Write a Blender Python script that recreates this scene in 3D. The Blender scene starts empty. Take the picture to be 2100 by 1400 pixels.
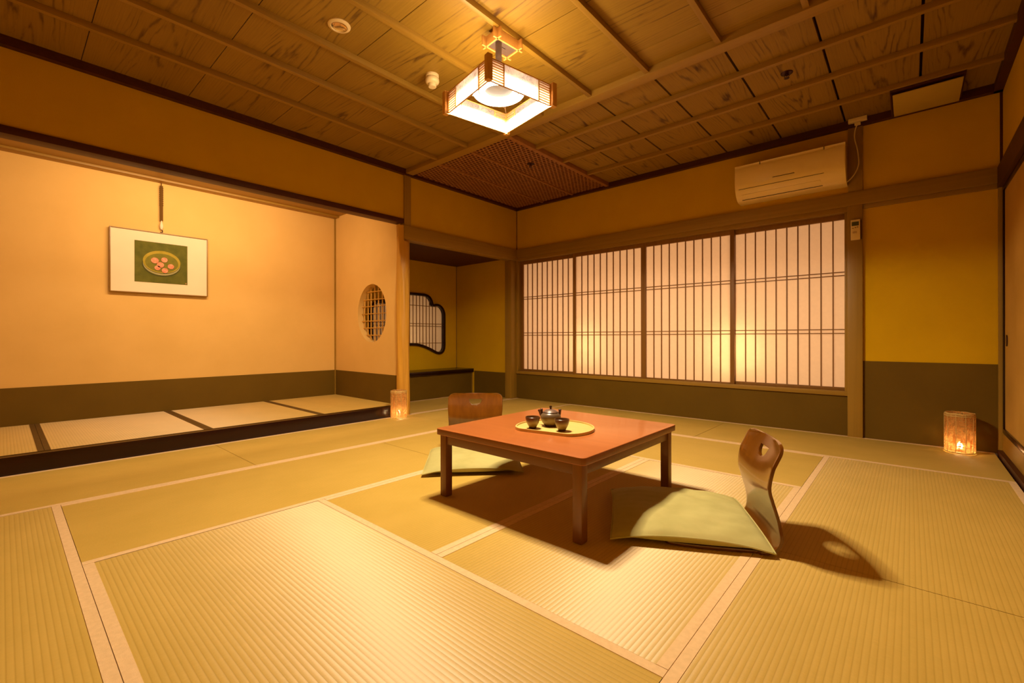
import bpy, bmesh, math, random
from math import sin, cos, pi, radians, sqrt
from mathutils import Vector, Matrix

random.seed(7)
SC = bpy.context.scene
COL = SC.collection

# ------------------------------------------------------------------ helpers
def tag(o, label=None, cat=None, group=None, kind=None):
    if label: o['label'] = label
    if cat: o['category'] = cat
    if group: o['group'] = group
    if kind: o['kind'] = kind
    return o

def thing(name, label, cat, loc=(0, 0, 0), rz=0.0, group=None):
    o = bpy.data.objects.new(name, None)
    o.empty_display_size = 0.05
    COL.objects.link(o)
    o.location = loc
    o.rotation_euler = (0, 0, rz)
    return tag(o, label, cat, group)

def dup(root, loc, rz, label, group=None):
    r = root.copy(); COL.objects.link(r)
    r.location = loc; r.rotation_euler = (0, 0, rz)
    r['label'] = label
    if group: r['group'] = group
    for ch in list(root.children):
        c = ch.copy(); COL.objects.link(c); c.parent = r
        for g in ch.children:
            d = g.copy(); COL.objects.link(d); d.parent = c
    return r

class MB:
    def __init__(self):
        self.bm = bmesh.new()
    def box(self, x0, x1, y0, y1, z0, z1, mi=0):
        if x0 > x1: x0, x1 = x1, x0
        if y0 > y1: y0, y1 = y1, y0
        if z0 > z1: z0, z1 = z1, z0
        v = [self.bm.verts.new(p) for p in ((x0, y0, z0), (x1, y0, z0), (x1, y1, z0), (x0, y1, z0),
                                            (x0, y0, z1), (x1, y0, z1), (x1, y1, z1), (x0, y1, z1))]
        for f in ((0, 3, 2, 1), (4, 5, 6, 7), (0, 1, 5, 4), (1, 2, 6, 5), (2, 3, 7, 6), (3, 0, 4, 7)):
            fc = self.bm.faces.new([v[i] for i in f]); fc.material_index = mi
        return v
    def prism(self, pts, ext, mi=0):
        """pts: ordered 3-D polygon, ext: extrusion vector."""
        ext = Vector(ext)
        a = [self.bm.verts.new(p) for p in pts]
        b = [self.bm.verts.new(Vector(p) + ext) for p in pts]
        n = len(pts)
        fs = [self.bm.faces.new(a), self.bm.faces.new(b[::-1])]
        for i in range(n):
            fs.append(self.bm.faces.new((a[i], b[i], b[(i + 1) % n], a[(i + 1) % n])))
        for f in fs: f.material_index = mi
        return fs
    def holed(self, outer, inner, ext, mi=0):
        """plate with a hole: outer/inner 3-D loops in one plane."""
        ext = Vector(ext)
        def loop(pts):
            vs = [self.bm.verts.new(p) for p in pts]
            es = [self.bm.edges.new((vs[i], vs[(i + 1) % len(vs)])) for i in range(len(vs))]
            return vs, es
        ov, oe = loop(outer); iv, ie = loop(inner)
        r = bmesh.ops.triangle_fill(self.bm, edges=oe + ie, use_beauty=True, use_dissolve=False)
        faces = [g for g in r['geom'] if isinstance(g, bmesh.types.BMFace)]
        d = bmesh.ops.duplicate(self.bm, geom=faces + ov + iv + oe + ie)
        vm = d['vert_map']
        nf = [g for g in d['geom'] if isinstance(g, bmesh.types.BMFace)]
        for v in ov + iv:
            vm[v].co += ext
        for vs in (ov, iv):
            for i in range(len(vs)):
                a, b = vs[i], vs[(i + 1) % len(vs)]
                self.bm.faces.new((a, b, vm[b], vm[a]))
        for f in self.bm.faces: f.material_index = mi
    def lathe(self, prof, n=32, c=(0, 0, 0), mi=0, close=False):
        c = Vector(c); rings = []
        for r, z in prof:
            if r < 1e-6:
                rings.append([self.bm.verts.new(c + Vector((0, 0, z)))])
            else:
                rings.append([self.bm.verts.new(c + Vector((r * cos(2 * pi * k / n), r * sin(2 * pi * k / n), z))) for k in range(n)])
        prs = list(zip(rings, rings[1:]))
        if close: prs.append((rings[-1], rings[0]))
        for a, b in prs:
            for k in range(n):
                k2 = (k + 1) % n
                if len(a) == 1 and len(b) == 1: continue
                if len(a) == 1: f = self.bm.faces.new((a[0], b[k], b[k2]))
                elif len(b) == 1: f = self.bm.faces.new((a[k], a[k2], b[0]))
                else: f = self.bm.faces.new((a[k], a[k2], b[k2], b[k]))
                f.material_index = mi
    def tube(self, pts, r, n=8, mi=0, cap=True, closed=False):
        pts = [Vector(p) for p in pts]
        rr = r if isinstance(r, (list, tuple)) else [r] * len(pts)
        rings = []; up = None
        N = len(pts)
        for i, p in enumerate(pts):
            a = pts[i - 1] if (i > 0 or closed) else p
            b = pts[(i + 1) % N] if (i < N - 1 or closed) else p
            t = (b - a).normalized()
            if up is None:
                up = Vector((0, 0, 1)) if abs(t.z) < 0.9 else Vector((1, 0, 0))
            s = t.cross(up).normalized(); up = s.cross(t).normalized()
            rings.append([self.bm.verts.new(p + (s * cos(2 * pi * k / n) + up * sin(2 * pi * k / n)) * rr[i]) for k in range(n)])
        prs = list(zip(rings, rings[1:]))
        if closed: prs.append((rings[-1], rings[0]))
        for a, b in prs:
            for k in range(n):
                k2 = (k + 1) % n
                self.bm.faces.new((a[k], a[k2], b[k2], b[k])).material_index = mi
        if cap and not closed:
            self.bm.faces.new(rings[0][::-1]).material_index = mi
            self.bm.faces.new(rings[-1]).material_index = mi
    def sphere(self, c, r, seg=16, rings=10, sc=(1, 1, 1), mi=0):
        prof = [(r * sin(pi * i / rings), -r * cos(pi * i / rings)) for i in range(rings + 1)]
        n0 = len(self.bm.verts)
        self.lathe(prof, seg, (0, 0, 0), mi)
        self.bm.verts.ensure_lookup_table()
        for v in self.bm.verts[n0:]:
            v.co = Vector((v.co.x * sc[0], v.co.y * sc[1], v.co.z * sc[2])) + Vector(c)
    def build(self, name, mat, parent=None, smooth=False, bevel=0.0, seg=2, uv=None, angle=35):
        bm = self.bm
        bmesh.ops.recalc_face_normals(bm, faces=bm.faces[:])
        if bevel > 0:
            es = [e for e in bm.edges if len(e.link_faces) == 2 and e.calc_face_angle(0) > radians(angle)]
            if es:
                bmesh.ops.bevel(bm, geom=es, offset=bevel, segments=seg, profile=0.6, affect='EDGES', clamp_overlap=True)
        if uv:
            lay = bm.loops.layers.uv.new('UVMap')
            for f in bm.faces:
                for l in f.loops: l[lay].uv = uv(l.vert.co, f)
        me = bpy.data.meshes.new(name)
        bm.to_mesh(me); bm.free()
        for m in (mat if isinstance(mat, (list, tuple)) else [mat]): me.materials.append(m)
        if smooth or bevel > 0:
            for p in me.polygons: p.use_smooth = True
            try: me.set_sharp_from_angle(angle=radians(40))
            except Exception: pass
        o = bpy.data.objects.new(name, me)
        COL.objects.link(o)
        if parent: o.parent = parent
        return o

def struct(o, label, cat='room'):
    return tag(o, label, cat, None, 'structure')

# ------------------------------------------------------------------ materials
def newmat(name):
    m = bpy.data.materials.new(name); m.use_nodes = True
    nt = m.node_tree
    for n in list(nt.nodes): nt.nodes.remove(n)
    out = nt.nodes.new('ShaderNodeOutputMaterial')
    return m, nt, out

def N(nt, t, **kw):
    n = nt.nodes.new(t)
    for k, v in kw.items():
        if k.startswith('i_'):
            n.inputs[k[2:].replace('_', ' ')].default_value = v
        else: setattr(n, k, v)
    return n

def L(nt, a, b): nt.links.new(a, b)

def rgba(c): return (c[0], c[1], c[2], 1.0)

def math_n(nt, op, a, b=None, c=None):
    n = nt.nodes.new('ShaderNodeMath'); n.operation = op
    for i, x in enumerate((a, b, c)):
        if x is None: continue
        if isinstance(x, (int, float)): n.inputs[i].default_value = x
        else: nt.links.new(x, n.inputs[i])
    return n.outputs[0]

def ramp(nt, fac, stops):
    r = nt.nodes.new('ShaderNodeValToRGB')
    while len(r.color_ramp.elements) < len(stops): r.color_ramp.elements.new(0.5)
    for e, (p, c) in zip(r.color_ramp.elements, stops):
        e.position = p; e.color = rgba(c) if len(c) == 3 else c
    nt.links.new(fac, r.inputs['Fac'])
    return r.outputs['Color']

def coords(nt, scale, kind='Object', rot=(0, 0, 0)):
    tc = nt.nodes.new('ShaderNodeTexCoord')
    mp = nt.nodes.new('ShaderNodeMapping')
    mp.inputs['Scale'].default_value = scale
    mp.inputs['Rotation'].default_value = rot
    nt.links.new(tc.outputs[kind], mp.inputs['Vector'])
    return mp.outputs['Vector']

def noise(nt, vec, scale=1.0, detail=4.0, rough=0.55, dist=0.0):
    n = nt.nodes.new('ShaderNodeTexNoise')
    n.inputs['Scale'].default_value = scale; n.inputs['Detail'].default_value = detail
    n.inputs['Roughness'].default_value = rough; n.inputs['Distortion'].default_value = dist
    if vec is not None: nt.links.new(vec, n.inputs['Vector'])
    return n.outputs['Fac']

def bump(nt, h, strength=0.3, dist=0.01):
    b = nt.nodes.new('ShaderNodeBump')
    b.inputs['Strength'].default_value = strength; b.inputs['Distance'].default_value = dist
    nt.links.new(h, b.inputs['Height'])
    return b.outputs['Normal']

def principled(nt, out, col, rough=0.5, metal=0.0, spec=0.5, normal=None, coat=0.0):
    p = nt.nodes.new('ShaderNodeBsdfPrincipled')
    if isinstance(col, (tuple, list)): p.inputs['Base Color'].default_value = rgba(col)
    else: nt.links.new(col, p.inputs['Base Color'])
    if isinstance(rough, (int, float)): p.inputs['Roughness'].default_value = rough
    else: nt.links.new(rough, p.inputs['Roughness'])
    p.inputs['Metallic'].default_value = metal
    p.inputs['Specular IOR Level'].default_value = spec
    p.inputs['Coat Weight'].default_value = coat
    p.inputs['Coat Roughness'].default_value = 0.12
    if normal is not None: nt.links.new(normal, p.inputs['Normal'])
    nt.links.new(p.outputs[0], out.inputs['Surface'])
    return p

def mottled(name, c1, c2, scale=8.0, rough=0.8, spec=0.3, bmp=0.0, bscale=200.0, metal=0.0, coat=0.0):
    m, nt, out = newmat(name)
    f = noise(nt, coords(nt, (1, 1, 1)), scale, 5)
    col = ramp(nt, f, [(0.35, c1), (0.68, c2)])
    nm = None
    if bmp > 0: nm = bump(nt, noise(nt, coords(nt, (1, 1, 1)), bscale, 3), bmp, 0.002)
    principled(nt, out, col, rough, metal, spec, nm, coat)
    return m

def wood(name, dark, light, axis='x', fine=60.0, along=1.2, rough=0.5, spec=0.4, coat=0.0, lo=0.3, hi=0.7):
    m, nt, out = newmat(name)
    s = {'x': (along, fine, fine), 'y': (fine, along, fine), 'z': (fine, fine, along)}[axis]
    s2 = tuple(v * 0.22 for v in s)
    f1 = noise(nt, coords(nt, s), 1.0, 5, 0.6, 0.4)
    f2 = noise(nt, coords(nt, s2), 1.0, 3, 0.5, 0.8)
    f = math_n(nt, 'ADD', math_n(nt, 'MULTIPLY', f1, 0.55), math_n(nt, 'MULTIPLY', f2, 0.45))
    col = ramp(nt, f, [(lo, dark), (hi, light)])
    principled(nt, out, col, rough, 0.0, spec, bump(nt, f1, 0.08, 0.002), coat)
    return m

def board_wood(name, base, light, dark, rough=0.55):
    """plain-sawn cedar boards: UV u = metres along the grain, v = metres from the board's middle."""
    m, nt, out = newmat(name)
    tc = N(nt, 'ShaderNodeTexCoord'); sp = N(nt, 'ShaderNodeSeparateXYZ')
    L(nt, tc.outputs['UV'], sp.inputs[0])
    u, v = sp.outputs[0], sp.outputs[1]
    def vec(su, sv):
        mp = N(nt, 'ShaderNodeMapping'); mp.inputs['Scale'].default_value = (su, sv, 1)
        L(nt, tc.outputs['UV'], mp.inputs['Vector']); return mp.outputs['Vector']
    w = noise(nt, vec(1.1, 9.0), 1.0, 3, 0.55)
    w2 = noise(nt, vec(0.7, 5.0), 1.0, 2, 0.5)
    v2 = math_n(nt, 'MULTIPLY', math_n(nt, 'MULTIPLY', v, v), 38.0)
    q = math_n(nt, 'ADD', math_n(nt, 'ADD', v2, math_n(nt, 'MULTIPLY', u, 0.55)),
               math_n(nt, 'ADD', math_n(nt, 'MULTIPLY', w, 0.85), math_n(nt, 'MULTIPLY', w2, 0.9)))
    s = math_n(nt, 'SINE', math_n(nt, 'MULTIPLY', q, 26.0))
    s = math_n(nt, 'POWER', math_n(nt, 'ADD', math_n(nt, 'MULTIPLY', s, 0.5), 0.5), 5.0)
    # streaks come and go along the board and live near its middle
    patch = noise(nt, vec(2.6, 14.0), 1.0, 4, 0.65)
    patch = ramp(nt, patch, [(0.42, (0, 0, 0)), (0.62, (1, 1, 1))])
    mid = math_n(nt, 'SUBTRACT', 1.0, math_n(nt, 'MULTIPLY', math_n(nt, 'ABSOLUTE', v), 4.4))
    mid = math_n(nt, 'MAXIMUM', mid, 0.06)
    k = math_n(nt, 'MULTIPLY', math_n(nt, 'MULTIPLY', s, patch), math_n(nt, 'POWER', mid, 0.7))
    fine = noise(nt, vec(2.5, 130.0), 1.0, 4, 0.6)
    tone = noise(nt, vec(0.4, 2.5), 1.0, 2, 0.5)
    bf = math_n(nt, 'ADD', math_n(nt, 'MULTIPLY', fine, 0.5), math_n(nt, 'MULTIPLY', tone, 0.5))
    col = ramp(nt, bf, [(0.35, base), (0.65, light)])
    mx = N(nt, 'ShaderNodeMix', data_type='RGBA')
    L(nt, math_n(nt, 'MULTIPLY', k, 0.95), mx.inputs['Factor'])
    L(nt, col, mx.inputs['A']); mx.inputs['B'].default_value = rgba(dark)
    principled(nt, out, mx.outputs['Result'], rough, 0, 0.3)
    return m

def tatami_mat_material(name, c_low, c_high, c_groove, gloss_col, gloss=0.16):
    """UV u runs with the ridges, v across them; rush fibres lie along v."""
    m, nt, out = newmat(name)
    tc = N(nt, 'ShaderNodeTexCoord'); sp = N(nt, 'ShaderNodeSeparateXYZ')
    L(nt, tc.outputs['UV'], sp.inputs[0])
    u, v = sp.outputs[0], sp.outputs[1]
    ph = math_n(nt, 'MULTIPLY', v, 2 * pi / 0.0150)
    wv = math_n(nt, 'ABSOLUTE', math_n(nt, 'SINE', math_n(nt, 'MULTIPLY', ph, 0.5)))   # rounded ridges, sharp grooves
    mp = N(nt, 'ShaderNodeMapping'); mp.inputs['Scale'].default_value = (420, 40, 1)
    L(nt, tc.outputs['UV'], mp.inputs['Vector'])
    fib = noise(nt, mp.outputs['Vector'], 1.0, 3, 0.6)
    mp2 = N(nt, 'ShaderNodeMapping'); mp2.inputs['Scale'].default_value = (3, 5, 1)
    L(nt, tc.outputs['UV'], mp2.inputs['Vector'])
    big = noise(nt, mp2.outputs['Vector'], 1.0, 4, 0.6)
    f = math_n(nt, 'ADD', math_n(nt, 'MULTIPLY', fib, 0.45), math_n(nt, 'MULTIPLY', big, 0.55))
    col = ramp(nt, f, [(0.35, c_low), (0.65, c_high)])
    gf = ramp(nt, wv, [(0.05, (1, 1, 1)), (0.5, (0, 0, 0))])
    mx = N(nt, 'ShaderNodeMix', data_type='RGBA')
    L(nt, math_n(nt, 'MULTIPLY', gf, 0.55), mx.inputs['Factor'])
    L(nt, col, mx.inputs['A']); mx.inputs['B'].default_value = rgba(c_groove)
    h = math_n(nt, 'ADD', wv, math_n(nt, 'MULTIPLY', fib, 0.25))
    nm = bump(nt, h, 0.13, 0.0020)
    d = N(nt, 'ShaderNodeBsdfDiffuse'); L(nt, mx.outputs['Result'], d.inputs['Color']); L(nt, nm, d.inputs['Normal'])
    g = N(nt, 'ShaderNodeBsdfAnisotropic')
    g.inputs['Color'].default_value = rgba(gloss_col)
    g.inputs['Roughness'].default_value = 0.56; g.inputs['Anisotropy'].default_value = -0.55
    L(nt, nm, g.inputs['Normal'])
    t = N(nt, 'ShaderNodeTangent'); t.direction_type = 'UV_MAP'
    L(nt, t.outputs[0], g.inputs['Tangent'])
    ms = N(nt, 'ShaderNodeMixShader'); ms.inputs[0].default_value = gloss
    L(nt, d.outputs[0], ms.inputs[1]); L(nt, g.outputs[0], ms.inputs[2])
    L(nt, ms.outputs[0], out.inputs['Surface'])
    return m

def paper(name, col, trans=0.7, gloss=0.0, tint=None, fibre=0.12):
    m, nt, out = newmat(name)
    f = noise(nt, coords(nt, (1, 1, 1)), 30.0, 5, 0.65)
    c2 = tuple(x * (1 - fibre) for x in col)
    cc = ramp(nt, f, [(0.35, c2), (0.65, col)])
    d = N(nt, 'ShaderNodeBsdfDiffuse'); L(nt, cc, d.inputs['Color'])
    t = N(nt, 'ShaderNodeBsdfTranslucent')
    if tint: t.inputs['Color'].default_value = rgba(tint)
    else: L(nt, cc, t.inputs['Color'])
    ms = N(nt, 'ShaderNodeMixShader'); ms.inputs[0].default_value = trans
    L(nt, d.outputs[0], ms.inputs[1]); L(nt, t.outputs[0], ms.inputs[2])
    last = ms
    if gloss > 0:
        g = N(nt, 'ShaderNodeBsdfAnisotropic'); g.inputs['Roughness'].default_value = 0.06
        m2 = N(nt, 'ShaderNodeMixShader'); m2.inputs[0].default_value = gloss
        L(nt, last.outputs[0], m2.inputs[1]); L(nt, g.outputs[0], m2.inputs[2]); last = m2
    L(nt, last.outputs[0], out.inputs['Surface'])
    return m

def emit(name, col, strength):
    m, nt, out = newmat(name)
    e = N(nt, 'ShaderNodeEmission'); e.inputs['Color'].default_value = rgba(col); e.inputs['Strength'].default_value = strength
    L(nt, e.outputs[0], out.inputs['Surface'])
    return m

WARM = (1.0, 0.70, 0.37)
M = {}
M['wall'] = mottled('ochre_plaster', (0.60, 0.350, 0.003), (0.64, 0.378, 0.004), 3, 0.9, 0.15, 0.25, 260)
M['toko'] = mottled('alcove_plaster', (0.70, 0.43, 0.12), (0.74, 0.46, 0.135), 3, 0.9, 0.15, 0.2, 260)
M['wains'] = mottled('brown_paper', (0.122, 0.066, 0.002), (0.137, 0.075, 0.003), 3, 0.75, 0.2)
M['dark'] = wood('dark_trim', (0.040, 0.006, 0.001), (0.075, 0.014, 0.002), 'x', 40, 1.0, 0.5)
M['darky'] = wood('dark_trim_deep', (0.040, 0.006, 0.001), (0.075, 0.014, 0.002), 'y', 40, 1.0, 0.5)
M['lacq'] = mottled('black_lacquer', (0.012, 0.0012, 0.0006), (0.018, 0.002, 0.001), 6, 0.22, 0.4)
M['trimx'] = wood('trim_wood', (0.26, 0.142, 0.012), (0.36, 0.200, 0.022), 'x', 50, 0.8, 0.45)
M['trimy'] = wood('trim_wood_deep', (0.26, 0.142, 0.012), (0.36, 0.200, 0.022), 'y', 50, 0.8, 0.45)
M['trimz'] = wood('trim_wood_upright', (0.26, 0.142, 0.012), (0.36, 0.200, 0.022), 'z', 50, 0.8, 0.45)
M['pillar'] = wood('peeled_log', (0.42, 0.19, 0.012), (0.72, 0.38, 0.05), 'z', 32, 1.6, 0.45)
M['battx'] = wood('batten_wood', (0.28, 0.148, 0.014), (0.37, 0.205, 0.026), 'x', 50, 0.8, 0.45)
M['batty'] = wood('batten_wood_deep', (0.28, 0.148, 0.014), (0.37, 0.205, 0.026), 'y', 50, 0.8, 0.45)
M['ceil'] = board_wood('cedar_boards', (0.25, 0.135, 0.011), (0.33, 0.185, 0.020), (0.05, 0.012, 0.001))
M['void'] = mottled('ceiling_void', (0.03, 0.006, 0.001), (0.04, 0.008, 0.001), 5, 0.9, 0.1)
M['hex'] = wood('lattice_wood', (0.26, 0.10, 0.020), (0.34, 0.135, 0.030), 'x', 30, 4, 0.5)
M['hexback'] = mottled('lattice_backing', (0.035, 0.008, 0.001), (0.05, 0.012, 0.002), 5, 0.8, 0.1)
M['tatami'] = tatami_mat_material('rush_weave', (0.53, 0.355, 0.072), (0.61, 0.410, 0.095), (0.41, 0.262, 0.040), (1.0, 0.92, 0.92), 0.105)
M['tatside'] = mottled('mat_edge', (0.12, 0.07, 0.01), (0.16, 0.09, 0.015), 20, 0.9)
M['heri'] = mottled('mat_border_cloth', (0.72, 0.50, 0.27), (0.80, 0.56, 0.31), 60, 0.85, 0.2, 0.3, 900)
M['heridark'] = mottled('dark_border_cloth', (0.105, 0.055, 0.008), (0.13, 0.07, 0.012), 60, 0.85, 0.2)
M['floor'] = mottled('subfloor', (0.05, 0.025, 0.004), (0.07, 0.035, 0.006), 5, 0.9)
M['shojip'] = paper('shoji_paper', (0.80, 0.68, 0.54), 0.62, tint=(0.90, 0.78, 0.60))
M['kumiko'] = wood('shoji_bars', (0.20, 0.085, 0.012), (0.27, 0.12, 0.018), 'z', 60, 1.0, 0.5)
M['table'] = wood('red_table_top', (0.40, 0.115, 0.026), (0.47, 0.145, 0.036), 'x', 26, 1.3, 0.33, 0.5, 0.25)
M['tleg'] = wood('brown_table_leg', (0.15, 0.050, 0.009), (0.22, 0.078, 0.014), 'z', 40, 1.5, 0.4, 0.5, 0.2)
M['tedge'] = wood('shaded_table_edge', (0.17, 0.050, 0.008), (0.24, 0.078, 0.014), 'x', 40, 1.5, 0.35, 0.5, 0.2)  # tabletop sides: shade under the overhead lamp put into a darker brown
M['tapr'] = wood('brown_table_rail', (0.13, 0.042, 0.008), (0.19, 0.066, 0.012), 'x', 40, 1.5, 0.4, 0.5, 0.2)
M['chair'] = wood('lacquered_plywood', (0.085, 0.024, 0.002), (0.185, 0.060, 0.005), 'z', 22, 3.0, 0.2, 0.5, 0.7)
M['cush'] = mottled('green_cushion_cloth', (0.45, 0.41, 0.155), (0.52, 0.47, 0.19), 9, 0.75, 0.2, 0.25, 700)
M['tray'] = wood('pale_tray_wood', (0.60, 0.42, 0.13), (0.72, 0.52, 0.18), 'x', 40, 2.0, 0.4)
M['white'] = mottled('ivory_plastic', (0.78, 0.60, 0.32), (0.82, 0.64, 0.35), 4, 0.32, 0.5)
M['ac'] = mottled('ivory_air_unit', (0.88, 0.66, 0.30), (0.92, 0.69, 0.32), 4, 0.25, 0.6, 0, 200, 0, 0.3)
M['grey'] = mottled('dark_slot', (0.05, 0.025, 0.004), (0.06, 0.03, 0.005), 4, 0.6)
M['lcd'] = mottled('lcd_screen', (0.06, 0.06, 0.02), (0.09, 0.085, 0.03), 40, 0.3)
M['metal'] = mottled('grey_metal', (0.32, 0.27, 0.24), (0.40, 0.34, 0.30), 10, 0.35, 0.5, 0, 200, 0.6)
M['darkm'] = mottled('dark_metal', (0.03, 0.004, 0.004), (0.05, 0.008, 0.008), 10, 0.3, 0.5, 0, 200, 0.5)
M['mplate'] = mottled('mount_metal', (0.075, 0.045, 0.035), (0.11, 0.07, 0.055), 30, 0.4)
M['lampw'] = wood('lamp_wood', (0.58, 0.27, 0.055), (0.70, 0.36, 0.09), 'x', 50, 2, 0.45)
M['lampz'] = wood('lamp_post_wood', (0.58, 0.29, 0.06), (0.70, 0.37, 0.09), 'z', 50, 2, 0.45)
M['fusuma'] = mottled('sliding_door_paper', (0.50, 0.27, 0.045), (0.56, 0.31, 0.06), 3, 0.8, 0.2)

# ------------------------------------------------------------------ dimensions (metres)
W, H = 4.41, 2.54            # room width along the window wall, ceiling boards
YB = -5.30                   # rear wall
TP = 0.106                   # raised alcove floor
TX = -1.40                   # picture alcove back wall
AX = -1.127                  # side alcove back wall

# ------------------------------------------------------------------ shell
b = MB(); b.box(-1.6, W + 0.1, YB - 0.1, 1.2, -0.12, -0.055)
struct(b.build('floor', M['floor']), 'dark subfloor under the straw mats', 'floor')

# ceiling: boards laid in two directions with a dark void above
b = MB()
boards = []
b.box(-0.1, W + 0.1, YB - 0.1, 0.1, H + 0.03, H + 0.10, 1)
yc = [-1.76, -1.985, -2.54, -3.10, -3.66, -4.22, -4.78, -5.34]
for y1, y0 in zip(yc, yc[1:]):
    b.box(-0.05, W + 0.05, y0 + 0.002, y1 - 0.002, H, H + 0.028, 0); boards.append(('x', (y0 + y1) / 2 if y1 < -1.8 else -1.706, y0, y1))
xc = [1.37, 1.755, 2.20, 2.645, 3.09, 3.54, 3.985, 4.43]
for x0, x1 in zip(xc, xc[1:]):
    b.box(x0 + 0.007, x1 - 0.007, -1.76, 0.05, H, H + 0.028, 0); boards.append(('y', (x0 + x1) / 2, x0, x1))
rnd = {i: (random.uniform(0, 40), random.uniform(-0.05, 0.05)) for i in range(len(boards))}
def ceil_uv(co, f):
    c = f.calc_center_median()
    for i, (ax, mid, a, z) in enumerate(boards):
        if ax == 'x' and c.y < -1.7601 + 0.001 and a - 0.01 <= c.y <= z + 0.01:
            return (co.x + rnd[i][0], co.y - mid + rnd[i][1] + i * 3.0)if False else (co.x + rnd[i][0], co.y - mid + rnd[i][1])
        if ax == 'y' and c.y > -1.7601 and a - 0.01 <= c.x <= z + 0.01:
            return (co.y + rnd[i][0], co.x - mid + rnd[i][1])
    return (co.x, co.y)
ceiling = struct(b.build('ceiling', [M['ceil'], M['void']], uv=ceil_uv), 'cedar board ceiling', 'ceiling')

ZB = 2.505                   # underside of battens
for i, x in enumerate((0.535, 0.955, 1.365, 1.81, 2.235, 2.66, 3.10, 3.53, 3.96, 4.33)):
    b = MB(); b.box(x - 0.015, x + 0.015, YB, -1.79, ZB, H)
    b.build('batten', M['batty'], ceiling, bevel=0.002)
for y in (-1.345, -0.925, -0.48):
    b = MB(); b.box(1.40, W - 0.03, y - 0.016, y + 0.016, ZB, H)
    b.build('batten', M['battx'], ceiling, bevel=0.002)
b = MB(); b.box(0.0, W, -1.795, -1.705, 2.495, H + 0.02)
struct(b.build('trim_1', M['battx'], bevel=0.003), 'light wooden beam crossing the ceiling', 'trim')
b = MB(); b.box(1.362, 1.402, -1.705, -0.02, 2.498, H)
struct(b.build('trim_2', M['hex'], bevel=0.002), 'brown strip edging the honeycomb ceiling panel', 'trim')
# honeycomb lattice in the corner
b = MB()
b.box(0.0, 1.375, -1.71, 0.0, 2.517, H + 0.03, 1)
p = 0.0435; r_o = p / sqrt(3); r_i = r_o - 0.0085
row = 0; y = -1.70
while y < -0.03:
    x = 0.03 + (p / 2 if row % 2 else 0)
    while x < 1.36:
        for k in range(6):
            a0, a1 = radians(60 * k + 30), radians(60 * k + 90)
            zt = 2.512
            q = [(x + r_o * cos(a0), y + r_o * sin(a0)), (x + r_o * cos(a1), y + r_o * sin(a1)),
                 (x + r_i * cos(a1), y + r_i * sin(a1)), (x + r_i * cos(a0), y + r_i * sin(a0))]
            vs = [b.bm.verts.new((px, py, zt)) for px, py in q]
            b.bm.faces.new(vs)
            vi = [b.bm.verts.new((q[3][0], q[3][1], zt)), b.bm.verts.new((q[2][0], q[2][1], zt)),
                  b.bm.verts.new((q[2][0], q[2][1], zt + 0.005)), b.bm.verts.new((q[3][0], q[3][1], zt + 0.005))]
            b.bm.faces.new(vi)
        x += p
    y += p * 0.866; row += 1
hx = struct(b.build('ceiling_panel', [M['hex'], M['hexback']]), 'dark honeycomb lattice panel in the ceiling corner', 'ceiling')
for x in (0.465, 0.915):
    b = MB(); b.box(x - 0.012, x + 0.012, -1.71, -0.03, 2.499, 2.518)
    b.build('batten', M['hex'], hx, bevel=0.002)
# cornice
b = MB()
b.box(0.0, 0.045, YB, 0, 2.485, H); b.box(0.0, W, -0.045, 0, 2.485, H); b.box(W - 0.045, W, YB, 0, 2.485, H)
struct(b.build('trim_3', M['dark']), 'dark moulding round the top of the walls', 'trim')

# window wall (y = 0)
b = MB()
b.box(-0.1, W + 0.05, 0.0, 0.06, 1.90, H + 0.02)
b.box(-0.02, 3.60, 0.0, 0.06, 0.0, 0.345)
b.box(3.60, W + 0.05, 0.0, 0.06, 0.0, 1.92)
struct(b.build('wall_back', M['wall']), 'ochre plaster wall with the paper windows', 'wall')
b = MB(); b.box(0.0, 3.55, -0.004, 0.01, 0.0, 0.326)
struct(b.build('baseboard_back', M['wains']), 'olive brown paper band below the paper windows', 'wall panel')
b = MB(); b.box(3.65, W, -0.004, 0.01, 0.0, 0.613)
struct(b.build('baseboard_corner', M['wains']), 'olive brown paper band on the wall right of the post', 'wall panel')
b = MB(); b.box(-0.05, W, -0.028, 0.06, 1.858, 1.968); b.box(-0.05, 3.56, -0.020, 0.06, 1.815, 1.858); b.box(3.64, W, -0.016, 0.06, 1.825, 1.858)
struct(b.build('trim_4', M['trimx'], bevel=0.003), 'long wooden rail above the paper windows', 'trim')
b = MB(); b.box(0.0, 3.56, -0.022, 0.07, 0.326, 0.362)
struct(b.build('trim_5', M['trimx'], bevel=0.003), 'wooden sill rail below the paper windows', 'trim')
b = MB(); b.box(3.552, 3.650, -0.030, 0.06, 0.0, 1.86); b.box(3.556, 3.650, -0.018, 0.06, 1.96, 2.50)
struct(b.build('trim_6', M['trimz'], bevel=0.003), 'square wooden post right of the paper windows', 'post')
b = MB(); b.box(-0.005, 0.030, -0.016, 0.06, 0.33, 1.83); b.box(3.532, 3.556, -0.012, 0.06, 0.33, 1.83)
struct(b.build('trim_7', M['trimz'], bevel=0.002), 'upright jambs at both ends of the paper windows', 'trim')
b = MB(); b.box(-0.010, 0.006, -0.006, 0.01, 1.96, 2.49); b.box(W - 0.014, W + 0.01, -0.008, 0.01, 1.96, 2.49)
struct(b.build('trim_8', M['dark']), 'thin dark strips in the room corners above the rails', 'trim')

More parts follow.
